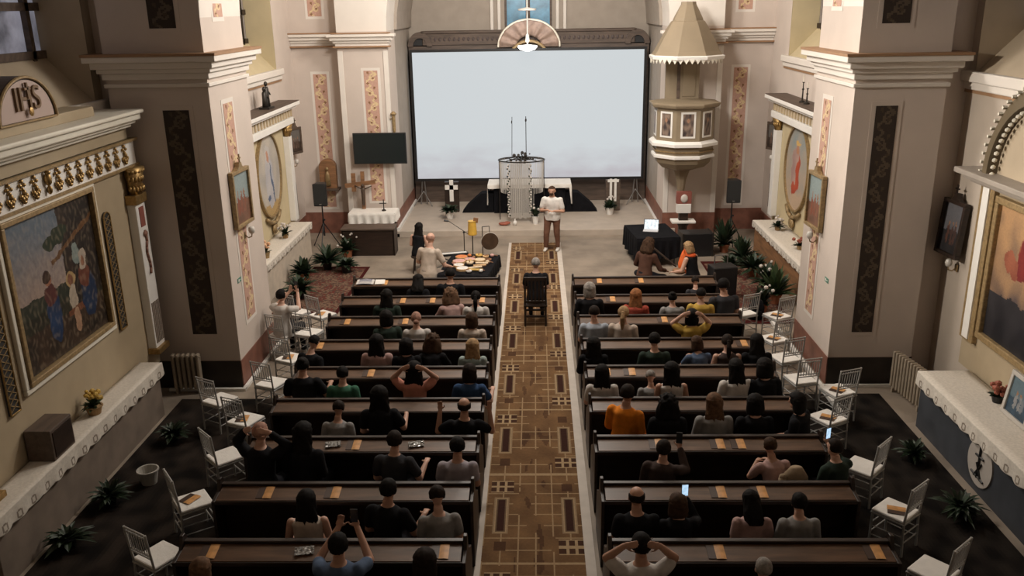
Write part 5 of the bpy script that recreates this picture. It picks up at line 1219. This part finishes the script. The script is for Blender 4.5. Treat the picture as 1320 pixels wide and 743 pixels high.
POSES = {
 'lap': dict(SEAT, L=LAPL, R=LAPR),
 'lean': dict(SEAT, lean=.38, pitch=.25, L=((-.27, .30, .22), (-.10, .45, .36), (.7, .7, 0), (0, .2, 1)), R=((.27, .30, .22), (.10, .45, .36), (-.7, .7, 0), (0, .2, 1))),
 'down': dict(SEAT, lean=.22, pitch=.65, hd=.04, L=LAPL, R=LAPR),
 'phone': dict(SEAT, lean=.06, pitch=.0, L=LAPL, R=((.27, .20, .36), (.16, .34, .58), (-.1, .3, 1), (.1, 1, -.2))),
 'hands_head': dict(SEAT, lean=.05, pitch=.05, L=((-.31, .10, .52), (-.16, .02, .70), (.6, -.5, .4), (-.6, -.6, 0)), R=((.31, .10, .52), (.16, .02, .70), (-.6, -.5, .4), (.6, -.6, 0))),
 'arms_up': dict(SEAT, lean=.05, pitch=.05, L=((-.36, .08, .30), (-.33, .14, .58), (0, .1, 1), (0, 1, 0)), R=((.36, .08, .30), (.33, .14, .58), (0, .1, 1), (0, 1, 0))),
 'arm_rest': dict(SEAT, lean=.12, pitch=.05, L=LAPL, R=((.30, .05, .22), (.33, .28, .30), (.0, 1, .1), (0, .1, 1))),
 'stand': dict(hz=.93, lean=0, pitch=.10, L=((-.25, .02, .14), (-.08, .24, .18), (.8, .45, 0), (-.1, -.2, 1)), R=((.25, .02, .14), (.06, .25, .20), (-.8, .45, 0), (.1, -.2, 1)), LL=((-.11, .03, .50), (-.13, -.02, .09)), RL=((.11, .10, .50), (.14, .06, .09))),
 'floor': dict(hz=.28, lean=.18, pitch=.35, floor=1, L=((-.28, .12, .18), (-.20, .38, .08), (.1, 1, -.2), (0, .2, 1)), R=((.30, .16, .14), (.30, .42, .04), (0, 1, -.3), (0, .2, 1)), LL=((-.34, .30, .20), (.02, .34, .07)), RL=((.34, .30, .20), (.0, .46, .07))),
 'film': dict(SEAT, lean=.02, pitch=-.05, L=((-.24, .22, .40), (-.08, .42, .62), (.3, .2, 1), (0, 1, -.2)), R=((.24, .22, .40), (.10, .42, .62), (-.3, .2, 1), (0, 1, -.2))),
}
CACHE = {}
def get_pose(n):
    if n not in CACHE:
        D = {}; D['body'] = skin_body(POSES[n], D); CACHE[n] = D
        D['pants'] = trouser_mesh(POSES[n], D, 'long'); D['shoe'] = {s: shoe_mesh(D, s) for s in (-1, 1)}
    return CACHE[n]
def get_shirt(n, sl):
    D = get_pose(n)
    if sl not in D: D[sl] = shirt_mesh(POSES[n], D, sl, len(CACHE) * 1.7)
    return D[sl]
HAIR = {}
SKIN = [mat('light_skin', (.62, .37, .27), .55, var=.08), mat('tanned_skin', (.50, .28, .19), .55, var=.08)]
HCOL = {'black': (.010, .008, .007), 'dark': (.022, .014, .010), 'brown': (.07, .038, .022), 'lightbrown': (.17, .095, .055), 'blond': (.42, .27, .14), 'ginger': (.36, .15, .06), 'grey': (.34, .31, .28), 'strawberry': (.42, .24, .18)}
def part(name, me, m, parent, loc=None, rot=None, sc=None):
    o = bpy.data.objects.new(name, me); COL.objects.link(o); o.parent = parent
    if not me.materials: me.materials.append(m)
    o.material_slots[0].link = 'OBJECT'; o.material_slots[0].material = m
    if loc is not None: o.location = loc
    if rot is not None: o.rotation_euler = rot
    if sc is not None: o.scale = sc
    return o
def cloth_mat(nm, col): return mat(nm, col, .9, spec=.12, var=.22, scale=9, bump=.35, bscale=14)
def person(loc, rz, pose, hair, hc, top, sleeve, label, scale=1.0, pants=(.02, .02, .025), skin=0, wide=1.0, shoes=(.02, .02, .02), group=None, topname=None):
    D = get_pose(pose)
    t = thing('person', label, 'person', loc, rz, group); t.scale = (scale * wide, scale, scale)
    part('body', D['body'], SKIN[skin], t)
    part('shirt', get_shirt(pose, sleeve), cloth_mat('cloth_%02d_%02d_%02d' % tuple(int(c * 99) for c in top), top), t)
    part('trousers', D['pants'], cloth_mat('cloth_%02d_%02d_%02d' % tuple(int(c * 99) for c in pants), pants), t)
    for s in (-1, 1): part('shoe', D['shoe'][s], cloth_mat('shoe_%02d' % int(shoes[0] * 99), shoes), t)
    if hair:
        if hair not in HAIR: HAIR[hair] = hair_mesh(hair)
        part('hair', HAIR[hair], mat('hair_' + hc, HCOL[hc], .75, var=.45, scale=25, spec=.15), t, D['head'], (-POSES[pose]['pitch'], 0, 0), (random.uniform(1.18, 1.34), random.uniform(1.1, 1.2), random.uniform(1.0, 1.07)) if hair in ('long', 'bob', 'curly') else (random.uniform(1.08, 1.15), 1.08, 1.04))
    return t
# colours
K = (.013, .013, .015); DG = (.045, .045, .05); WH = (.62, .58, .54); CRM = (.60, .50, .42); PNK = (.50, .33, .30); GRN = (.06, .17, .11); DGN = (.03, .045, .035); BLU = (.04, .08, .17); DEN = (.10, .14, .22); LBL = (.42, .46, .52); YLW = (.55, .36, .08); ORG = (.85, .27, .03); GRY = (.30, .29, .28); FLO = (.60, .26, .19); LIL = (.42, .38, .42); BRW = (.07, .05, .045); TEA = (.38, .46, .44); RED = (.45, .09, .06)
#   (px of head, py of head top, row, pose, hair, hair colour, top, sleeve, label, scale x, turn)
PL = [
 (539, 357, 2, 'down', 'long', 'black', K, 'long', 'person in black bent forward in second left pew, behind the bald man', 0),
 (580, 346, 2, 'lap', 'crop', 'black', K, 'short', 'broad person with cropped black hair and black tee in second left pew', 0),
 (498, 373, 3, 'lap', 'long', 'black', DGN, 'long', 'person with long black hair and dark green top, third left pew', 0),
 (580, 373, 3, 'lean', 'curly', 'lightbrown', PNK, 'long', 'person with curly light-brown hair and dusty pink top', .25),
 (613, 376, 3, 'lap', 'ponytail', 'black', WH, 'short', 'person with black ponytail and white tee, aisle end of third left pew', 0),
 (497, 400, 4, 'lap', 'bob', 'black', DGN, 'long', 'person with dark hair in dark clothes, fourth left pew', .3),
 (536, 403, 4, 'lap', 'lowbun', 'strawberry', WH, 'short', 'person with strawberry-blond hair tied back and white tee', .1),
 (608, 404, 4, 'lap', 'bob', 'brown', CRM, 'short', 'person with brown bob and cream top, aisle end of fourth left pew', 0),
 (404, 434, 5, 'down', 'short', 'black', K, 'long', 'person in black at wall end of fifth left pew looking down', -.4),
 (485, 431, 5, 'lap', 'long', 'black', PNK, 'short', 'person with long black hair and pink striped top, fifth left pew', 0),
 (523, 438, 5, 'lap', 'bob', 'black', K, 'long', 'person with black bob in black between two others, fifth left pew', .1),
 (557, 434, 5, 'lean', 'curly', 'brown', K, 'long', 'person with wavy brown hair and black top, fifth left pew', 0),
 (609, 440, 5, 'lap', 'long', 'blond', TEA, 'short', 'person with long dark-blond hair and pale teal top', 0),
 (389, 461, 6, 'arm_rest', 'bun', 'black', K, 'short', 'broad person with black top knot and black shirt, sixth left pew', .1),
 (441, 474, 6, 'lap', 'short', 'black', GRN, 'short', 'person with short dark hair and green tee', 0),
 (533, 466, 6, 'hands_head', 'long', 'black', FLO, 'short', 'person in pink flowered top holding hands up to black hair', 0),
 (605, 470, 6, 'arm_rest', 'bob', 'dark', BLU, 'short', 'person with dark hair and deep blue tee, aisle end of sixth left pew', 0),
 (436, 522, 7, 'down', 'short', 'dark', GRY, 'short', 'small person in pale top low in the seventh left pew', 0),
 (488, 498, 7, 'arm_rest', 'long', 'black', K, 'short', 'person with long black hair and black dress, seventh left pew', .1),
 (598, 513, 7, 'arms_up', 'fringe', 'dark', K, 'short', 'balding person in black raising both forearms, seventh left pew', 0),
 (334, 541, 8, 'hands_head', 'crop', 'strawberry', K, 'long', 'person in black with raised hands at wall end of eighth left pew', -.2),
 (390, 545, 8, 'lap', 'long', 'black', K, 'long', 'person with long black hair in black, eighth left pew', -.2),
 (508, 556, 8, 'arm_rest', 'short', 'dark', DG, 'short', 'person with short dark hair and charcoal tee, eighth left pew', -.1),
 (589, 564, 8, 'lap', 'short', 'black', LIL, 'short', 'person with short black hair and pale lilac tee, eighth left pew', 0),
 (394, 633, 9, 'lap', 'long', 'black', CRM, 'none', 'person with long black hair and pale off-shoulder top, ninth left pew', .1),
 (500, 618, 9, 'arm_rest', 'short', 'black', K, 'short', 'person with short black hair and black tee, ninth left pew', -.2),
 (563, 630, 9, 'down', 'short', 'dark', GRY, 'short', 'person with dark hair and grey patterned shirt, ninth left pew', .2),
 (435, 688, 10, 'film', 'short', 'black', DEN, 'short', 'person in denim shirt raising hands, bottom left of the pews', 0),
 (547, 708, 10, 'lap', 'bob', 'dark', K, 'long', 'dark-haired person at bottom edge, aisle side of left pews', 0),
 (258, 724, 10, 'lap', 'bob', 'lightbrown', GRY, 'short', 'light-haired person at bottom edge, wall end of left pews', 0),
]
PR = [
 (760, 364, 3, 'lap', 'bob', 'grey', K, 'long', 'person with blond-grey bob and black top, third right pew', 0),
 (820, 373, 3, 'lap', 'long', 'ginger', RED, 'long', 'person with long reddish-blond hair and red sleeves', -.15),
 (867, 379, 3, 'lap', 'bun', 'black', GRY, 'short', 'person with black bun and pale grey top, third right pew', 0),
 (904, 371, 3, 'lap', 'crop', 'black', YLW, 'short', 'person with cropped black hair and mustard yellow tee, third right pew', -.1),
 (896, 366, 2, 'down', 'short', 'dark', DG, 'short', 'person with short dark hair in second right pew, partly hidden', 0),
 (933, 359, 3, 'lap', 'short', 'black', DG, 'short', 'broad person with dark hair and charcoal tee, end of third right pew', .2),
 (766, 394, 4, 'lap', 'crop', 'dark', LBL, 'short', 'person with cropped hair and pale blue shirt, aisle end of fourth right pew', 0),
 (804, 395, 4, 'lap', 'ponytail', 'blond', CRM, 'short', 'person with blond ponytail and peach top, fourth right pew', -.2),
 (892, 398, 4, 'hands_head', 'bob', 'black', YLW, 'short', 'person with black hair and raised elbows in yellow top', 0),
 (765, 436, 5, 'lap', 'long', 'black', K, 'long', 'person with long black hair in black, aisle end of fifth right pew', 0),
 (844, 429, 5, 'lap', 'short', 'black', DGN, 'short', 'person with short black hair and dark green shirt, fifth right pew', 0),
 (898, 438, 5, 'lean', 'bob', 'brown', DEN, 'short', 'person with brown hair and blue denim top, fifth right pew', .2),
 (938, 432, 5, 'lap', 'ponytail', 'dark', BRW, 'none', 'person with dark ponytail and brown top, fifth right pew', 0),
 (976, 431, 5, 'lap', 'long', 'black', K, 'long', 'person with long black hair in black, wall end of fifth right pew', 0),
 (776, 472, 6, 'lap', 'long', 'black', WH, 'short', 'person with long black hair and white blouse, aisle end of sixth right pew', 0),
 (866, 467, 6, 'lap', 'long', 'black', WH, 'none', 'person with very long black hair and white straps, middle of sixth right pew', 0),
 (838, 500, 6, 'down', 'crop', 'grey', GRY, 'short', 'small grey-topped person slumped in the sixth right pew', 0),
 (949, 463, 6, 'lap', 'long', 'black', WH, 'short', 'person with black hair and white tee, sixth right pew near the wall', .1),
 (986, 462, 6, 'lap', 'bob', 'black', K, 'long', 'person in black at wall end of sixth right pew', .1),
 (809, 495, 7, 'lap', 'short', 'dark', ORG, 'long', 'person in bright orange sweatshirt, seventh right pew', -.5),
 (861, 509, 7, 'lap', 'curly', 'black', K, 'short', 'person with curly black hair in black beside the orange sweatshirt', 0),
 (921, 507, 7, 'lap', 'long', 'lightbrown', GRY, 'long', 'person with long light-brown hair and grey hooded top', 0),
 (974, 508, 7, 'lap', 'bob', 'black', K, 'long', 'person with black hair in black, seventh right pew beside grey hooded top', 0),
 (1028, 506, 7, 'lap', 'bob', 'black', K, 'long', 'person turned left with black hair, wall end of seventh right pew', .9),
 (856, 568, 8, 'phone', 'short', 'dark', BRW, 'long', 'person with short dark hair in dark brown, eighth right pew', -.3),
 (993, 570, 8, 'lean', 'short', 'brown', PNK, 'short', 'person with brown hair and pink shirt crossed by dark strap', .2),
 (1077, 566, 8, 'phone', 'crop', 'dark', DGN, 'long', 'person in dark green raising a glowing phone, wall end of eighth right pew', .5),
 (821, 628, 9, 'lap', 'fringe', 'dark', K, 'short', 'balding person in black tee, aisle end of ninth right pew', 0),
 (874, 640, 9, 'phone', 'bob', 'brown', K, 'long', 'person with brown hair in black holding up a phone, ninth right pew', .1),
 (968, 640, 9, 'down', 'long', 'black', PNK, 'short', 'person with black hair and striped pale top, ninth right pew', 0),
 (1031, 640, 9, 'lap', 'short', 'black', GRY, 'long', 'person with short black hair and pale grey sweater, ninth right pew', 0),
 (827, 688, 10, 'hands_head', 'short', 'black', WH, 'short', 'person in white tee with hands behind black hair, bottom right pews', 0),
 (985, 724, 10, 'lap', 'crop', 'grey', DG, 'short', 'grey-haired person at bottom edge of the right pews', 0),
]
HT = {}
def head_top(pose):
    D = get_pose(pose); return D['head'] + Vector((0, 0, .125))
PEOPLE = {}
for side, lst in (('left', PL), ('right', PR)):
    for i, (px, py, k, pose, hair, hc, top, sl, lab, turn) in enumerate(lst):
        ht = head_top(pose); yk = rowy(k)
        sc = 1.0; y = yk + .30 + ht.y
        z = hit(px, py, y=y).z
        hh = ht.z
        if z > hh * 1.03: y = min(hit(px, py, z=hh * 1.03).y, yk + .52 + ht.y); z = hit(px, py, y=y).z
        sc = max(.80, min(1.10, z / hh)); p = hit(px, py, y=y)
        R_ = Matrix.Rotation(turn, 3, 'Z'); off = R_ @ Vector((ht.x, ht.y, 0)) * sc
        base = Vector((p.x - off.x, min(y - off.y, yk + .50) if abs(turn) > .3 else y - off.y, 0))
        base.y = max(base.y, yk + .22)
        if sc < 1: base.z = .45 * (1 - sc)
        t = person(base, turn, pose, hair, hc, top, sl, lab, sc, skin=i % 2, group=None, wide=1.08 if 'broad' in lab else 1.0)
        PEOPLE[(px, k)] = (t, sc, pose)
def phone(label, t, sc, pose, dx=(0, 0, 0), hand=1, bright=True):
    D = CACHE[pose]; h = D[('hand', hand)]; v = t.matrix_basis @ Vector(h) if False else None
    R_ = Matrix.Rotation(t.rotation_euler.z, 4, 'Z'); p = t.location + (R_ @ Vector(h)) * sc + Vector(dx)
    q = thing('phone', label, 'phone', p, t.rotation_euler.z)
    b = MB(); b.box(-.038, .038, -.005, .005, -.05, .10); b.build('case', BLACK, q, bevel=.003)
    b = MB(); b.box(-.034, .034, -.0065, -.005, -.043, .093); b.build('display', mat('lit_phone_display', (.45, .65, .85), .3, var=.4, scale=30, emit=1.3) if bright else mat('dark_phone_display', (.02, .025, .03), .2), q)
for key, lab in (((1077, 8), 'glowing phone held up at wall end of the eighth right pew'), ((874, 9), 'phone with blue-lit display held up in the ninth right pew'), ((856, 8), 'phone held at the cheek in the eighth right pew')):
    t, sc, ps = PEOPLE[key]; phone(lab, t, sc, ps, (0, -.01, .0 if key[0] == 874 else .03), 1, key[0] != 856)
t, sc, ps = PEOPLE[(435, 10)]; phone('phone raised by the person in denim at bottom left', t, sc, ps, (0, 0, .03), 1, False)
# handbags and things in the pews
t = thing('handbag', 'blue handbag on the fourth left pew beside the cream top', 'bag', (hit(590, 446, y=rowy(4) + .2).x, rowy(4) + .22, .455))
b = MB(); b.loft([(0, 0, 0, .17, .07), (0, 0, .15, .18, .08), (0, 0, .28, .12, .05)], 16); b.build('body', cloth_mat('blue_leather', (.06, .16, .24)), t, smooth=True); b = MB(); b.tube([(-.1, 0, .26), (-.05, 0, .38), (.05, 0, .38), (.1, 0, .26)], .01); b.build('handle', BLACK, t)
# speaker in the aisle
sp = person((.43, 22.8, 0), PI - .25, 'stand', 'crop', 'brown', (.74, .71, .67), 'short', 'person standing in white tee and brown trousers with joined hands, facing the pews', 1.03, wide=1.14, pants=(.17, .085, .055), skin=1, shoes=(.7, .66, .6))
b = MB(); D = CACHE['stand']; h = D['head']; b.ball(Vector(h) + Vector((0, .055, -.075)), (.05, .035, .045), 3); b.build('beard', mat('hair_brown', HCOL['brown']), sp, smooth=True)
# aisle chair sitter
person((-.02, 17.19, 0), -.03, 'lap', 'crop', 'grey', K, 'short', 'grey-haired person in dark clothes sitting on the wooden aisle chair', 1.04, wide=.98)
# left filming person
mp = hit(363, 361, y=15.5); t_f = person((-4.78, 15.35, 0), .0 - .35, 'film', 'short', 'black', WH, 'short', 'person in white tee filming with a phone in the left side aisle', 1.02)
t_f.rotation_euler.z = -.35
phone('white phone held up by the person filming in the left side aisle', t_f, 1.02, 'film', (.0, .02, .04), 1, False)
c_ = copy_tree(cc, label='silver chair with white cushion under the person filming by the pier', loc=(-4.80, 15.40, 0), rz=-.35); c_['group'] = 'silver chairs along the left side aisle'
# musicians on the left
st = thing('low_stool', 'low dark stool under the bald person in beige', 'stool', (-2.55, 19.75, 0))
def stool(t, h, r=.19):
    b = MB(); b.lathe([(r, h - .05), (r + .01, h - .02), (r, h)], n=20); b.build('seat', WOODD, t)
    for i in range(4): a = PI / 4 + i * PI / 2; b = MB(); b.cone((r * 1.0 * math.cos(a), r * 1.0 * math.sin(a), 0), (r * .7 * math.cos(a), r * .7 * math.sin(a), h - .04), .016, n=8); b.build('leg', WOODD, t)
stool(st, .18)
person((-2.55, 19.72, .0), -.35, 'floor', 'fringe', 'strawberry', (.55, .46, .38), 'short', 'bald person in beige shirt seated by the low instrument table', 1.18, pants=(.4, .33, .28))
st2 = thing('low_stool', 'dark stool under the black-haired person beside the low table', 'stool', (-2.92, 20.9, 0)); stool(st2, .44)
person((-2.92, 20.9, 0), -.3, 'lap', 'long', 'black', K, 'none', 'person with black hair and dark dress seated beside the instrument table', .94)
# musicians on the right
st3 = thing('low_stool', 'dark stool under the musician in orange scarf', 'stool', (3.58, 19.3, 0)); stool(st3, .24)
person((3.58, 19.28, .03), .8, 'floor', 'bob', 'blond', K, 'none', 'light-haired musician in black and orange seated by the cloth-covered table', 1.02)
b = MB(); D = CACHE['floor']; hh_ = D['T'](0, .0, .78)
b.lathe([(.09, -.03), (.12, .0), (.10, .04), (.08, .05)], hh_, 18); b.cap(hh_ + Vector((.06, .1, -.02)), hh_ + Vector((.08, .15, -.28)), .035, .05); o = b.build('orange_scarf', cloth_mat('orange_scarf', (.75, .13, .04)), smooth=True); o.location = (3.58, 19.28, .03); o.rotation_euler = (0, 0, .8); tag(o, 'orange scarf around the neck of the right-hand musician', 'scarf')
t = thing('stringed_instrument', 'long-necked stringed instrument held by the musician in orange scarf', 'instrument', (3.30, 19.60, .36), 2.2)
b = MB(); b.ball((0, 0, 0), (.17, .13, .07), 3); b.build('body', WOODB, t, smooth=True); b = MB(); b.box(.12, .95, -.018, .018, .04, .07, Matrix.Rotation(-.35, 4, 'Y')); b.build('neck', WOODD, t); b = MB(); b.box(.93, 1.05, -.03, .03, .03, .06, Matrix.Rotation(-.35, 4, 'Y')); b.build('headstock', WOODB, t)
st4 = thing('low_stool', 'dark stool under the musician beside the black table', 'stool', (2.5, 19.6, 0)); stool(st4, .2)
person((2.5, 19.55, .0), -.6, 'floor', 'curly', 'brown', (.10, .05, .035), 'long', 'dark-haired musician in brown sitting low beside the black cloth table', 1.05)
# extra small dim things on the chairs' side
for (x, y, lb) in ((-5.15, 17.5, 'black backpack on the floor near the left bay chairs'), (4.55, 17.3, 'black backpack on the floor near the right bay chairs')):
    t = thing('backpack', lb, 'bag', (x, y, 0)); b = MB(); b.loft([(0, 0, 0, .16, .11), (0, 0, .25, .17, .12), (0, 0, .42, .10, .07)], 14); b.build('body', BLACKC, t, smooth=True); b = MB(); b.ball((0, -.1, .14), (.11, .05, .10)); b.build('front_pocket', BLACKC, t, smooth=True); b = MB(); b.tube([(-.04, 0, .40), (0, 0, .47), (.04, 0, .40)], .01); b.build('handle', BLACK, t)
t = thing('coat', 'beige coat heaped on eighth right pew beside the pink shirt', 'coat', (hit(1024, 600, y=rowy(8) + .25).x, rowy(8) + .26, .455))
b = MB(); b.loft([(0, 0, 0, .20, .12), (0, 0, .2, .21, .12), (.02, 0, .42, .16, .08), (.03, 0, .55, .07, .05)], 16); b.build('folds', cloth_mat('beige_coat', (.36, .27, .18)), t, smooth=True); b = MB(); b.cap((-.14, -.06, .45), (-.2, -.1, .12), .045, .04, 8); b.build('sleeve', cloth_mat('beige_coat', (.36, .27, .18)), t, smooth=True)
for px, py, k, lb in ((536, 577, 7, 'crumpled clear wrapper on seventh left pew ledge, toward the aisle'), (430, 573, 7, 'crumpled clear wrapper on seventh left pew ledge, toward the wall'), (394, 709, 9, 'crumpled clear wrapper on ninth left pew ledge')):
    p = hit(px, py, z=.91); t = thing('plastic_wrapper', lb, 'wrapper', (p.x, rowy(k) - .15, .914), .2, 'clear wrappers on the left pew ledges'); t.rotation_euler = (math.radians(8), 0, .2)
    b = MB(); b.grid(lambda u, v: (-.10 + .20 * u, -.06 + .12 * v, .02 + .018 * fbm(u * 9 + px, v * 7)), 12, 8); b.build('film', mat('glossy_pale_film', (.34, .33, .31), .15, var=.4, scale=40), t)
for o in list(bpy.data.meshes):
    if o.users == 0: bpy.data.meshes.remove(o)
